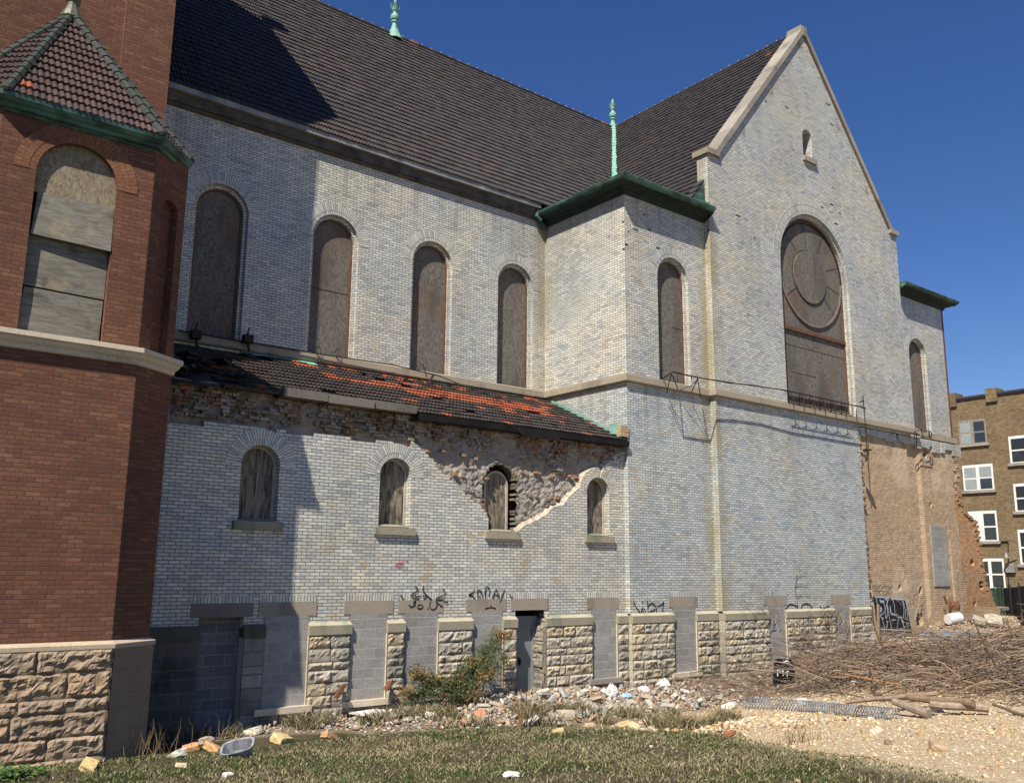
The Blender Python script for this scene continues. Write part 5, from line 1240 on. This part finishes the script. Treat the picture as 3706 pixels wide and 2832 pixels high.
def pole(name, pxs, r0, r1, lift, label, cat, mat='log', c=(1, 1, 1), group=None, ends=True):
    mb = MB(); P = [gpt(*p, l) for p, l in zip(pxs, lift)]
    n = 10; Q = []
    for i in range(n+1):
        t = i/n*(len(P)-1); k = min(int(t), len(P)-2); q = P[k].lerp(P[k+1], t-k); Q.append(q+Vector((0, 0, .02*noise.noise((q.x*2, q.y*2, 3)))))
    mb.tube(Q, [r0+(r1-r0)*i/n+.006*random.random() for i in range(n+1)], 9, 0, c)
    return tag(mb.build(name, M[mat], None, True), label, cat, group)
pole('log', [(3385, 2510), (3060, 2538)], .05, .03, (.25, .3), 'long thin grey branch pole lying slantwise across the brush pile', 'log', c=(1.2, 1.05, .95))
pole('log', [(3362, 2583), (3235, 2537)], .085, .06, (.08, .25), 'short thick log, lower left of the cut logs', 'log')
pole('log', [(3576, 2562), (3364, 2549)], .075, .065, (.12, .2), 'thick straight log with its sawn end to the right', 'log', c=(1.1, 1.05, 1))
pole('log', [(3522, 2543), (3249, 2522)], .07, .05, (.22, .25), 'brown log lying behind the thick straight sawn log', 'log', c=(.85, .75, .6))
pole('log', [(3720, 2592), (3595, 2549)], .035, .025, (.03, .12), 'bent thin dark log at the right edge of the brush', 'log', c=(.7, .65, .6))
pole('branch', [(3260, 2478), (2815, 2392)], .022, .016, (.3, .5), 'long straight orange brown stick leaning over the black painted board', 'branch', c=(1.5, .95, .5))
pole('branch', [(2960, 2440), (2870, 2395)], .035, .03, (.35, .55), 'dark bare branch behind the painted board', 'branch', c=(.6, .5, .4))
pole('branch', [(3045, 2410), (2915, 2360)], .028, .02, (.4, .55), 'grey bare branch pointing up left above the brush', 'branch', c=(.95, .9, .85))
pole('branch', [(2870, 2432), (2695, 2418)], .022, .018, (.18, .22), 'pale straight stick at the left of the brush pile', 'branch', c=(1.2, 1.1, 1.))
def sapling(px, py, stems, label, cat='sapling', name='sapling', c=(.8, .7, .6)):
    p = gpt(px, py); mb = MB()
    for (dx, dz, r, bend) in stems:
        Q = [p+CR*(dx*t+bend*math.sin(t*3.1))+Vector((0, 0, dz*t-.03)) for t in [i/7 for i in range(8)]]
        mb.tube(Q, [r*(1-.5*i/7) for i in range(8)], 6, 0, c)
    return tag(mb.build(name, M['weed']), label, cat)
sapling(1880, 2636, [(.12, .62, .02, .03), (.24, .60, .016, -.03), (.02, .72, .022, .02), (-.03, .55, .013, .0)], 'bare cut-back sapling of four stems at the lawn edge before the steel door', c=(.9, .75, .5))
sapling(3330, 2480, [(-1.0, 1.9, .022, -.35)], 'tall bent bare stem arching left before the graffiti panel', c=(.5, .42, .36))
sapling(3410, 2440, [(-.2, 1.2, .016, -.05), (.25, .7, .01, 0)], 'short bare upright stem in the brush below the steel poles', c=(.5, .42, .36))
sapling(3670, 2510, [(-.75, 1.6, .026, -.05), (-.3, .9, .014, .05)], 'dark leaning bare stem at the right edge of the brush', c=(.5, .42, .36))
sapling(2605, 2680, [(.12, .6, .010, .0), (.02, .5, .008, .03), (-.12, .35, .006, 0), (.22, .4, .006, 0)], 'thin dark dead weed at the edge of gravel and grass', 'weed', 'dead_weed', (.6, .5, .4))
def weedclump(px, py, n, h, spread, label, name='dead_weed', cat='weed', c0=(1, .95, .85)):
    p = gpt(px, py)
    def f():
        q = p+Vector((random.gauss(0, spread), random.gauss(0, spread*.6), 0)); q.z = gh(q.x, q.y)-.02; k = random.uniform(.6, 1.3)
        return q, Vector((random.gauss(0, .28), random.gauss(0, .28), 1)), h*random.uniform(.35, 1.1), random.uniform(.003, .006), .06, tuple(k*v for v in c0)
    o = twigs(n, f, 5, name, 'weed'); return tag(o, label, cat)
weedclump(2215, 2470, 46, 1.25, .25, 'tall dry reddish stalks in front of the blocked opening beside the corner', c0=(.9, .65, .5))
weedclump(2330, 2480, 60, 1.0, .45, 'thin dry stalks in front of the transept plinth')
weedclump(2700, 2420, 130, .95, .30, 'dense brown dead bush against the gable plinth', c0=(.75, .6, .45))
weedclump(2880, 2690, 60, .38, .28, 'low twiggy dead weed at the corner of lawn and gravel', c0=(.8, .7, .55))
weedclump(530, 2730, 50, .6, .28, 'tangled pale dry weed beside the turret base', c0=(1.2, 1.1, .95))
weedclump(760, 2680, 26, .55, .25, 'sparse dry weed stalks before the first blocked opening', c0=(1.1, 1, .8))
weedclump(2040, 2610, 34, .5, .6, 'thin dry stalks growing through the front of the rubble heap', c0=(.6, .5, .42))
weedclump(1240, 2600, 16, .5, .3, 'few dry stalks growing before the white board', c0=(1., .9, .75))
# vine stems on the gable plinth
mb = MB()
def vine(px, py, n, spr):
    for k in range(n):
        x, y = px+random.gauss(0, spr), py; pts = []
        for i in range(9):
            pts.append(onY(x, y, YG-.16-.03*random.random())); x += random.gauss(0, 9); y -= random.uniform(5, 16)
        mb.tube(pts, [.007*(1-.6*i/8) for i in range(9)], 4, 0, (.7, .6, .55), False)
vine(2930, 2330, 14, 20); vine(3010, 2250, 12, 45); vine(3040, 2290, 10, 25); vine(2790, 2240, 6, 12)
pts = [onY(2200+x*.5251, 1950+y*.5251, YG-.02) for x, y in ((1310, 470), (1300, 400), (1290, 330), (1305, 260), (1300, 245))]; mb.tube(pts, .008, 4, 0, (.6, .5, .45), False)
for k in range(5): 
    q = pts[1+k % 3]; mb.tube([q, q+Vector((.15+.2*random.random(), -.01, .1)), q+Vector((.5*random.random()+.2, -.01, .05))], .005, 4, 0, (.6, .5, .45), False)
tag(mb.build('bare_vine', M['weed']), 'leafless vine climbing the plinth and bricks at the right of the gable', 'vine')
# yew: leaning evergreen shrub with browned tips
def leafmat():
    N = NT('yew_foliage', .6, .3); return N.done(N.tint())
M['leaf'] = leafmat()
root = empty('evergreen_shrub', gpt(1700, 2555)); tag(root, 'leaning green evergreen shrub with orange brown tips before the blocked openings', 'shrub')
tl = lambda x, y: (1400+x*.5251, 1950+y*.5251)
br = [[(560, 1120), (470, 1080), (380, 1070), (250, 1060), (150, 1080), (115, 1060)], [(560, 1110), (480, 1020), (400, 980), (280, 985), (225, 950), (210, 915)], [(560, 1100), (600, 980), (660, 880), (720, 780), (770, 690), (785, 650)], [(560, 1100), (540, 1000), (600, 900), (640, 830), (690, 760)], [(560, 1110), (630, 1000), (710, 920), (760, 850), (790, 800)], [(555, 1120), (520, 1150), (490, 1160)], [(550, 1100), (470, 960), (560, 900), (590, 850)], [(555, 1110), (450, 1050), (350, 1010), (310, 1020)]]
mb = MB(); tips = []
for bi, b in enumerate(br):
    Yb = 15.75+.18*(bi % 4); P3 = [onY(*tl(*p), Yb+.12*i) for i, p in enumerate(b)]
    mb.tube(P3, [.035*(1-.8*i/len(b))+.004 for i in range(len(b))], 6, 0, (.6, .5, .4), False)
    for a, c in zip(P3[0:], P3[1:]):
        for t in (.1, .3, .5, .7, .9): tips.append((a.lerp(c, t), (c-a).normalized()))
mb.v = [tuple(Vector(v)-root.location) for v in mb.v]; mb.build('branches', M['weed'], root)
Vs, Fs, Cs = [], [], []
for k in range(19000):
    q, d = random.choice(tips[2:]); cl = noise.noise((q.x*3, q.y*3, q.z*3)); rr = .105+.05*cl
    c0 = Vector((random.gauss(0, rr), random.gauss(0, rr*1.1), random.gauss(0, rr*.8))); 
    if noise.noise(((q+c0).x*5, (q+c0).y*5, (q+c0).z*5)) < -.12: continue
    p = q+c0
    if p.z < gh(p.x, p.y)+.02 or p.y > 17.0: continue
    dd = (d*.6+Vector((random.gauss(0, .6), random.gauss(0, .6), random.gauss(.35, .5)))).normalized(); L = random.uniform(.035, .075); s_ = dd.orthogonal().normalized()*.008
    s_ = Matrix.Rotation(random.uniform(0, 6.28), 3, dd)@s_
    i = len(Vs); Vs += [p-s_, p+s_, p+dd*L+s_*.5, p+dd*L-s_*.5]; Fs.append((i, i+1, i+2, i+3))
    br_ = noise.noise((p.x*2.6, p.y*2.6, p.z*2.6+5))+random.gauss(0, .25); kk = random.uniform(.7, 1.3)
    c = (.30*kk, .14*kk, .045*kk) if br_ > .42 else (.20*kk, .15*kk, .05*kk) if br_ > .3 else (.045*kk, .068*kk, .022*kk)
    Cs += [c]*4
lo = npmesh('foliage', np.array(Vs)-np.array(root.location), np.array(Fs), M['leaf'], np.array(Cs)); lo.parent = root
# green weeds bottom left
root = empty('green_weed', gpt(40, 2815)); tag(root, 'low leafy green weed at the bottom left of the lawn', 'weed')
Vs, Fs, Cs = [], [], []
for k in range(420):
    p = Vector((random.gauss(0, .22), random.gauss(0, .16), .0)); p.z = random.uniform(.02, .12); a = random.uniform(0, 6.28); d = Vector((math.cos(a), math.sin(a), random.uniform(-.2, .6))).normalized(); s_ = d.cross(Vector((0, 0, 1))).normalized()*.022; L = .08
    i = len(Vs); Vs += [p, p+d*L*.5+s_, p+d*L, p+d*L*.5-s_]; Fs.append((i, i+1, i+2, i+3)); kk = random.uniform(.7, 1.3); Cs += [(.06*kk, .13*kk, .03*kk)]*4
lo = npmesh('foliage', np.array(Vs), np.array(Fs), M['leaf'], np.array(Cs)); lo.parent = root
# ---- litter and fence materials
M['white'] = plain('white_sheet', (.72, .72, .70, 1), .6, 0, .06, 3); M['bag'] = plain('white_plastic', (.58, .57, .53, 1), .4, 0, .08, 6); M['blue'] = plain('blue_plastic', (.28, .46, .66, 1), .4, 0, .2, 8)
M['steel'] = plain('galvanised_steel', (.17, .20, .235, 1), .6, .1, .2, 9); M['enamel'] = plain('chipped_enamel', (.27, .28, .30, 1), .5, .1, .5, 9); M['rust'] = plain('rusted_sheet', (.15, .065, .035, 1), .85, 0, .4, 9)
M['wood'] = plywood('old_timber', (.16, .12, .075, 1), (.27, .215, .14, 1)); M['screen'] = plain('black_fence_screen', (.014, .014, .017, 1), .8, 0, .2, 4); M['gscreen'] = plain('green_fence_screen', (.022, .055, .040, 1), .8, 0, .25, 3)
# white board lying on the rubble
mb = MB(); B = [(1255, 1232), (1440, 1203), (1530, 1212), (1560, 1200), (1555, 1225), (1620, 1242), (1505, 1272)]; P = [gpt(600+x*.5251, 1950+y*.5251)+Vector((0, 0, .10)) for x, y in B]
c0 = sum(P, Vector())/len(P)
for i in range(len(P)):
    a, b = P[i], P[(i+1) % len(P)]; mb.face([a, b, c0]); mb.face([a, b, b-Vector((0, 0, .02)), a-Vector((0, 0, .02))])
tag(mb.build('white_board', M['white']), 'flat white broken board lying on the ground below the plinth', 'board')
# enamel basin
p = gpt(862, 2738); mb = MB(); n = 24
Rm = Matrix.Translation(p+Vector((0, 0, .10)))@Matrix.Rotation(YAW*-1, 4, 'Z')@Matrix.Rotation(-.22, 4, 'Y')@Matrix.Rotation(.5, 4, 'X')
def bs(a, r, z): return Rm@Vector((.25*r*math.copysign(abs(math.cos(a))**.6, math.cos(a)), .16*r*math.copysign(abs(math.sin(a))**.6, math.sin(a)), z))
for k in range(n):
    a, b = 2*math.pi*k/n, 2*math.pi*(k+1)/n
    for (r0, z0), (r1, z1) in (((.75, -.1), (.9, .08)), ((.9, .08), (1.05, .085)), ((1.05, .085), (1.05, .07)), ((.85, .08), (.7, -.08)), ((.7, -.08), (.01, -.09)), ((.75, -.1), (.01, -.1))): mb.face([bs(a, r0, z0), bs(b, r0, z0), bs(b, r1, z1), bs(a, r1, z1)])
tag(mb.build('metal_basin', M['enamel']), 'dented grey metal basin tipped over in the grass', 'basin')
for (q, lab) in (([(1222, 1000), (1242, 1015), (1185, 1105), (1165, 1090)], 'rusty metal plate sticking out beside the second blocked opening'), ([(1562, 965), (1572, 985), (1530, 1045), (1508, 1048)], 'rusty metal plate sticking out between the third and fourth blocked openings')):
    mb = MB(); P = [onY(600+x*.5251, 1950+y*.5251, 16.78 if i in (0, 1) else 16.62) for i, (x, y) in enumerate(q)]; k = Vector((.03, .05, 0))
    mb.face(P); mb.face([v+k for v in P[::-1]])
    for i in range(4): a, b = P[i], P[(i+1) % 4]; mb.face([a, a+k, b+k, b])
    mb.face([P[1], P[2], P[2]+Vector((.05, .3, 0)), P[1]+Vector((.05, .3, 0))])
    tag(mb.build('rusty_plate', M['rust']), lab, 'metal plate')
def bag(px, py, w_, h_, mat, label, cat, tall=False):
    p = gpt(px, py); mb = MB(); n, m_ = 14, 8; sd = random.random()*50; G = []
    for i in range(m_+1):
        t = i/m_; ring = []
        for k in range(n):
            a = 2*math.pi*k/n; r = math.sin(math.pi*min(.98, t*.9+.08))**.7*(1+.45*noise.noise((math.cos(a)*2+sd, math.sin(a)*2, t*3)))
            ring.append(p+Vector((w_*.5*r*math.cos(a), w_*.4*r*math.sin(a), h_*t*(1+.3*noise.noise((math.cos(a)+sd, math.sin(a), 1))))))
        G.append(ring)
    for i in range(m_):
        for k in range(n): mb.face([G[i][k], G[i][(k+1) % n], G[i+1][(k+1) % n], G[i+1][k]])
    return tag(mb.build('plastic_bag' if cat == 'bag' else 'litter', M[mat]), label, cat)
bag(2215, 2535, .30, .34, 'bag', 'white plastic bag standing in the rubble near the transept corner', 'bag')
bag(2265, 2530, .30, .14, 'blue', 'crumpled pale blue plastic on the rubble', 'litter'); bag(2330, 2510, .35, .2, 'bag', 'white crumpled bag by the dry stalks at the transept plinth', 'bag'); bag(2400, 2495, .4, .26, 'bag', 'white rag of plastic near the sill of the transept opening', 'bag')
bag(1850, 2812, .26, .07, 'bag', 'white scrap of plastic lying in the lawn at the bottom', 'litter'); bag(3090, 2480, .3, .12, 'bag', 'white scrap caught inside the brush pile', 'litter')
bag(50, 2775, .55, .22, 'tar', 'shiny black plastic bundle at the foot of the turret', 'litter')
p = gpt(2130, 2490); mb = MB(); mb.box(-.2, .2, -.06, .06, 0, .28, 0, (1, 1, 1), Matrix.Translation(p+Vector((0, 0, .0)))@Matrix.Rotation(.3, 4, 'Z')@Matrix.Rotation(-.3, 4, 'Y')@Matrix.Rotation(-.2, 4, 'X')); tag(mb.build('white_block', M['enamel']), 'white squared block tilted against the plinth right of the door', 'block')
# chain-link roll
Q = [gpt(2690, 2562), gpt(2900, 2572), gpt(3060, 2588), gpt(3250, 2604)]; mb = MB(); Np = 70; path = []
for i in range(Np+1):
    t = i/Np*3; k = min(2, int(t)); path.append(Q[k].lerp(Q[k+1], t-k)+Vector((0, 0, .09)))
for r in (.115,):
    for s_ in (-1, 1):
        for k in range(6):
            pts = []
            for i in range(Np*2+1):
                q = path[min(Np, i//2)].lerp(path[min(Np, (i+1)//2)], .5); t = (path[min(Np, i//2+1)]-path[max(0, i//2-1)]).normalized(); nn = t.cross(Vector((0, 0, 1))).normalized(); a = s_*i*.42+k*2*math.pi/6
                pts.append(q+nn*(r*math.cos(a))+Vector((0, 0, r*math.sin(a))))
            mb.tube(pts, .006, 3, 0, (1, 1, 1), False)
tag(mb.build('chain_link_roll', M['steel']), 'rolled grey chain-link fencing lying at the edge of the brush', 'fence roll')
# steel fence poles by the torn wall
T7 = lambda x, y: (2976+x*.332, 1900+y*.332)
for k in range(10):
    a = gpt(*T7(random.uniform(850, 1250), 1205+k*6)); b = gpt(*T7(random.uniform(1650, 1930), 1200+k*7)); a = a.lerp(b, random.uniform(0, .15)); mb = MB(); z = .06+.05*(k % 3); mb.tube([a+Vector((0, 0, z)), b+Vector((0, 0, z))], .038, 8)
    tag(mb.build('steel_pole', M['steel']), 'grey steel fence pole in the stack lying below the torn brick wall', 'pole', 'steel fence poles in a stack')
mb = MB(); p0, p1 = onY(*T7(612, 1320), 16.45), onY(*T7(608, 860), 16.5); mb.tube([p0, p1], [.05, .045], 8); tag(mb.build('wooden_post', M['weed']), 'thin upright wooden post against the graffiti panel', 'post')
mb = MB(); P = [onY(*T7(x, y), 16.55) for x, y in ((540, 1215), (575, 1150), (598, 1190), (597, 1310), (548, 1325))]; mb.face(P); mb.face([v+Vector((0, .05, 0)) for v in P[::-1]]); tag(mb.build('torn_sheet', M['bag']), 'torn white sheet leaning at the corner by the wooden post', 'sheet')
mb = MB(); P = [gpt(*T7(800, 1185))+Vector((0, 0, .45)), gpt(*T7(850, 1180))+Vector((0, 0, .5)), gpt(*T7(870, 1250)), gpt(*T7(815, 1255))]; mb.face(P); mb.face([v+Vector((.03, .05, 0)) for v in P[::-1]]); tag(mb.build('grey_panel', M['enamel']), 'small pale grey panel at the left end of the steel poles', 'panel')
def beam(a, b, w_, h_, label, mat='wood', lift=.1):
    A, B = gpt(*T7(*a))+Vector((0, 0, lift)), gpt(*T7(*b))+Vector((0, 0, lift)); d = (B-A); L = d.length; Mx = Matrix.Translation((A+B)/2)@d.to_track_quat('X', 'Z').to_matrix().to_4x4(); mb = MB(); mb.box(-L/2, L/2, -w_/2, w_/2, -h_/2, h_/2, 0, (1, 1, 1), Mx); return tag(mb.build('timber_beam', M[mat]), label, 'timber')
beam((1450, 1050), (1755, 1075), .3, .28, 'heavy old timber beam nearest the torn brick wall', lift=.25); beam((1640, 1010), (1960, 1045), .3, .22, 'weathered timber plank behind the heavy beam', lift=.35); beam((1810, 960), (2010, 985), .3, .2, 'flat timber on top of the heap by the green fence', lift=.5)
p = gpt(*T7(1440, 1085)); mb = MB(); mb.lathe((0, 0, 0), [(0, -.28), (.18, -.28), (.19, .0), (.18, .28), (.15, .28), (.13, .1), (0, .1)], 16); Mx = Matrix.Translation(p+Vector((0, 0, .22)))@Matrix.Rotation(1.45, 4, 'Y')@Matrix.Rotation(.3, 4, 'X'); mb.v = [tuple(Mx@Vector(v)) for v in mb.v]; tag(mb.build('white_bucket', M['white']), 'white plastic bucket on its side beside the timber beam', 'bucket')
mb = MB(); mb.tube([onY(*T7(1325, 765), 16.7), onY(*T7(1360, 855), 16.7)], .04, 6); mb.tube([onY(*T7(1380, 800), 16.75), onY(*T7(1420, 860), 16.6), onY(*T7(1440, 900), 16.5)], [.03, .05, .14], 8); mb.lathe(onY(*T7(1440, 890), 16.55), [(0, -.25), (.16, -.2), (.2, 0), (.15, .2), (0, .22)], 10); tag(mb.build('rusty_pipe', M['rust']), 'rusty broken pipe elbow hanging from the torn brick wall', 'pipe')
mb = MB(); mb.box(-.8, .8, -.4, .4, -.06, .06, 0, (1, 1, 1), Matrix.Translation(onY(*T7(1870, 905), 17.6))); tag(mb.build('concrete_slab', M['coping']), 'grey concrete slab tilted on the rubble by the green fence', 'slab')
# painted black board with numbers
tb2 = lambda x, y: (2700+x*.2729, 2300+y*.2729)
Yq = 14.6; out = [(395, 330), (430, 300), (600, 310), (650, 385), (640, 455), (560, 480), (390, 470), (380, 520)]
root = empty('painted_board', onY(*tb2(510, 480), Yq)); tag(root, 'black painted sheet with white numbers standing behind the brush', 'board')
mb = MB(); P = [onY(*tb2(*p), Yq)-root.location for p in out]; P[-1] = P[-1]+Vector((.05, 0, 0)); P = [onY(*tb2(*p), Yq)-root.location for p in ((380, 640), (395, 330), (430, 300), (600, 310), (650, 385), (648, 640))]
mb.face(P[::-1]); mb.face([v+Vector((0, .06, 0)) for v in P])
for i in range(len(P)): a, b = P[i], P[(i+1) % len(P)]; mb.face([a, b, b+Vector((0, .06, 0)), a+Vector((0, .06, 0))])
mb.build('sheet', M['black'], root)
for st in ([(418, 445), (420, 535)], [(430, 450), (455, 435), (462, 470), (440, 480), (430, 450)], [(490, 440), (492, 530)], [(520, 445), (555, 440), (560, 470), (525, 480)], [(545, 480), (548, 540)]):
    mb = MB(); P = [onY(*tb2(*p), Yq-.012)-root.location for p in st]; mb.tube(P, .013, 5); mb.build('painted_number', M['white'], root)
mb = MB(); mb.tube([onY(*tb2(*p), Yq-.012)-root.location for p in ((500, 345), (545, 330), (570, 350))], .02, 5); mb.build('painted_number', M['white'], root)
# ================================================================== BACKGROUND
# fences
def fence(name, p0, p1, h0, h1, mat, label, npost, wave=.04):
    a, b = Vector(p0), Vector(p1); root = empty(name, a); tag(root, label, 'fence'); mb = MB(); n = 40; nn = (b-a).cross(Vector((0, 0, 1))).normalized()
    for i in range(n):
        t0, t1 = i/n, (i+1)/n; q = []
        for t, top in ((t0, 0), (t1, 0), (t1, 1), (t0, 1)):
            hh = h0+(h1-h0)*t; q.append((b-a)*t+Vector((0, 0, hh*top+(.03*noise.noise((t*30, 1, 1)) if top else 0)))+nn*wave*noise.noise((t*14, top*2., 5)))
        mb.face(q)
    mb.build('screen', M[mat], root)
    for k in range(npost):
        t = k/(npost-1); pm = MB(); q = (b-a)*t+nn*.06; pm.tube([q, q+Vector((0, 0, h0+(h1-h0)*t+.15))], .03, 8); pm.build('post', M['iron'], root)
    return root
pa, pb_ = onX(*T7(2012, 1122), 40.5), onX(*T7(2330, 1180), 34.5); ha = (onX(*T7(1985, 690), 40.5)-pa).z; hb = (onX(*T7(2330, 650), 34.5)-pb_).z
fence('screened_fence', pa, pb_, ha, hb, 'screen', 'tall chain-link fence covered in black screening at the right edge', 4)
pa, pb_ = onX(*T7(1600, 960), 44), onX(*T7(2060, 960), 44); ha = (onX(*T7(1700, 690), 44)-pa).z
fence('screened_fence', pa, pb_, ha, ha, 'gscreen', 'chain-link fence covered in green screening behind the torn wall', 5)
# tan brick apartment house
XB = 56.
apt = tag(empty('apartment_building', (XB, 20, -2.5)), 'tan brick apartment house with white sash windows behind the church', 'building')
def PA(mb, name, mat, parent=None): 
    o = mb.build(name, M[mat] if isinstance(mat, str) else mat, parent or apt); off = Vector(apt.location)
    o.location = -off if not parent else o.location; return o
def roofz(y): return 10.4
yl, yr = onX(3440, 1440, XB).y, 8.
ztop = onX(3560, 1440, XB).z
mb = MB(); mb.sheet([[(yr, -3), (yl+2, -3), (yl+2, ztop), (yr, ztop)]], lambda u, v: (XB, u, v)); mb.box(XB+.02, XB+14, yl+1.95, yl+2, -3, ztop); PA(mb, 'wall', 'tan')
mb = MB(); mb.box(XB-.06, XB+.3, yr, yl+2, ztop-.0, ztop+.12); y = yr
while y < yl+1.5: mb.tube([(XB, y, ztop+.14), (XB, y+.55, ztop+.14)], .12, 8); y += .6
PA(mb, 'parapet_coping', plain('glazed_coping', (.045, .036, .042, 1), .4, 0, .3, 5))
def U8(x, y): return (3106+x*.4762, 900+y*.4762)
for x0, x1, yt, yb in ((975, 1053, 1055, 1140), (640, 742, 1095, 1180)):
    a, b = onX(*U8(x0, yb), XB), onX(*U8(x1, yt), XB); mb = MB(); mb.box(XB-.15, XB+.9, b.y, a.y, ztop-.3, b.z); PA(mb, 'chimney', 'tan')
for x0, yt in ((762, 1130), (1237, 1075)):
    a = onX(*U8(x0, yt), XB+1); mb = MB(); mb.lathe((XB+1, a.y, ztop), [(.08, 0), (.08, a.z-ztop-.1), (.18, a.z-ztop-.08), (.18, a.z-ztop), (0, a.z-ztop+.08)], 10); PA(mb, 'vent_pipe', 'zinc')
M['glass'] = plain('dark_window_glass', (.03, .035, .042, 1), .12, 0, .3, 1.5, spec=.6); M['shade'] = plain('window_shade', (.26, .30, .30, 1), .7, 0, .1, 3); M['wframe'] = plain('white_painted_frame', (.70, .70, .67, 1), .5, 0, .06, 5); M['wframe_old'] = plain('bare_wood_frame', (.24, .21, .17, 1), .8, 0, .2, 6)
def aptwin(L, Rr, top, bot, frm, pair=True, boarded_=0, shade=0):
    """window in native pixels: left, right, top, bottom"""
    a, b = onX(L, bot, XB), onX(Rr, top, XB); y0, y1, z0, z1 = b.y, a.y, a.z, b.z
    mb = MB(); mb.box(XB-.02, XB+.03, y0, y1, z0, z1+.10)
    fo = PA(mb, 'window', frm); cols = [(y0, (y0+y1)/2), ((y0+y1)/2, y1)] if pair else [(y0, y1)]
    for i, (c0, c1) in enumerate(cols):
        g = (c1-c0)*.09+.02
        if boarded_ and i == len(cols)-1: continue
        for k in range(2):
            za, zb = z0+(z1-z0)*(.04+.49*k), z0+(z1-z0)*(.47+.49*k); m2 = MB(); m2.box(XB-.028, XB-.015, c0+g, c1-g, za, zb)
            p = PA(m2, 'pane', 'shade' if shade and (i == 1 or (shade > 1 and k == 1)) else 'glass', fo)
    m2 = MB(); m2.box(XB-.14, XB+.02, y0-.12, y1+.12, z0-.17, z0-.003); PA(m2, 'sill', 'coping', fo)
    m2 = MB(); n = 9; P = [(y0-.1+(y1-y0+.2)*k/n) for k in range(n+1)]
    for k in range(n):
        h = lambda t: z1+.1+.10*math.sin(math.pi*t/n); m2.face([(XB-.006, P[k], h(k)), (XB-.006, P[k+1], h(k+1)), (XB-.006, P[k+1], h(k+1)+.3), (XB-.006, P[k], h(k)+.3)], [(0, P[k]), (0, P[k+1]), (.2, P[k+1]), (.2, P[k])])
    PA(m2, 'brick_lintel', 'tan', fo)
aptwin(3475, 3566, 1518, 1610, 'wframe_old', True, 0, 1); aptwin(3490, 3592, 1682, 1776, 'wframe', True, 0, 2); aptwin(3508, 3606, 1852, 1958, 'wframe', True, 1); aptwin(3540, 3632, 2026, 2127, 'wframe', True)
aptwin(3658, 3725, 1578, 1676, 'wframe', False); aptwin(3676, 3745, 1752, 1850, 'wframe', False); aptwin(3694, 3760, 1920, 2040, 'wframe', False)
p = onX(*T7(2045, 315), XB); mb = MB(); mb.tube([(XB, p.y-.4, p.z-.3), (XB-.5, p.y, p.z+.1)], .03, 6); mb.lathe((XB-.5, p.y, p.z-.15), [(.15, -.07), (.10, .08), (.04, .2), (0, .22)], 12); PA(mb, 'wall_lamp', 'zinc')
p = onX(*T7(2062, 465), XB); mb = MB(); mb.box(XB-.2, XB, p.y-.25, p.y+.25, p.z-.25, p.z+.25); PA(mb, 'meter_box', 'zinc')
mb = MB(); a, b = onX(*T7(2030, 180), XB), onX(*T7(2035, 640), XB)
mb.tube([(XB-.06, a.y, a.z), (XB-.06, b.y, b.z)], .03, 6); a, b = onX(3545, 1962, XB), onX(3650, 1958, XB); mb.tube([(XB-.06, a.y, a.z), (XB-.06, b.y, b.z)], .04, 6); PA(mb, 'conduit', 'iron')
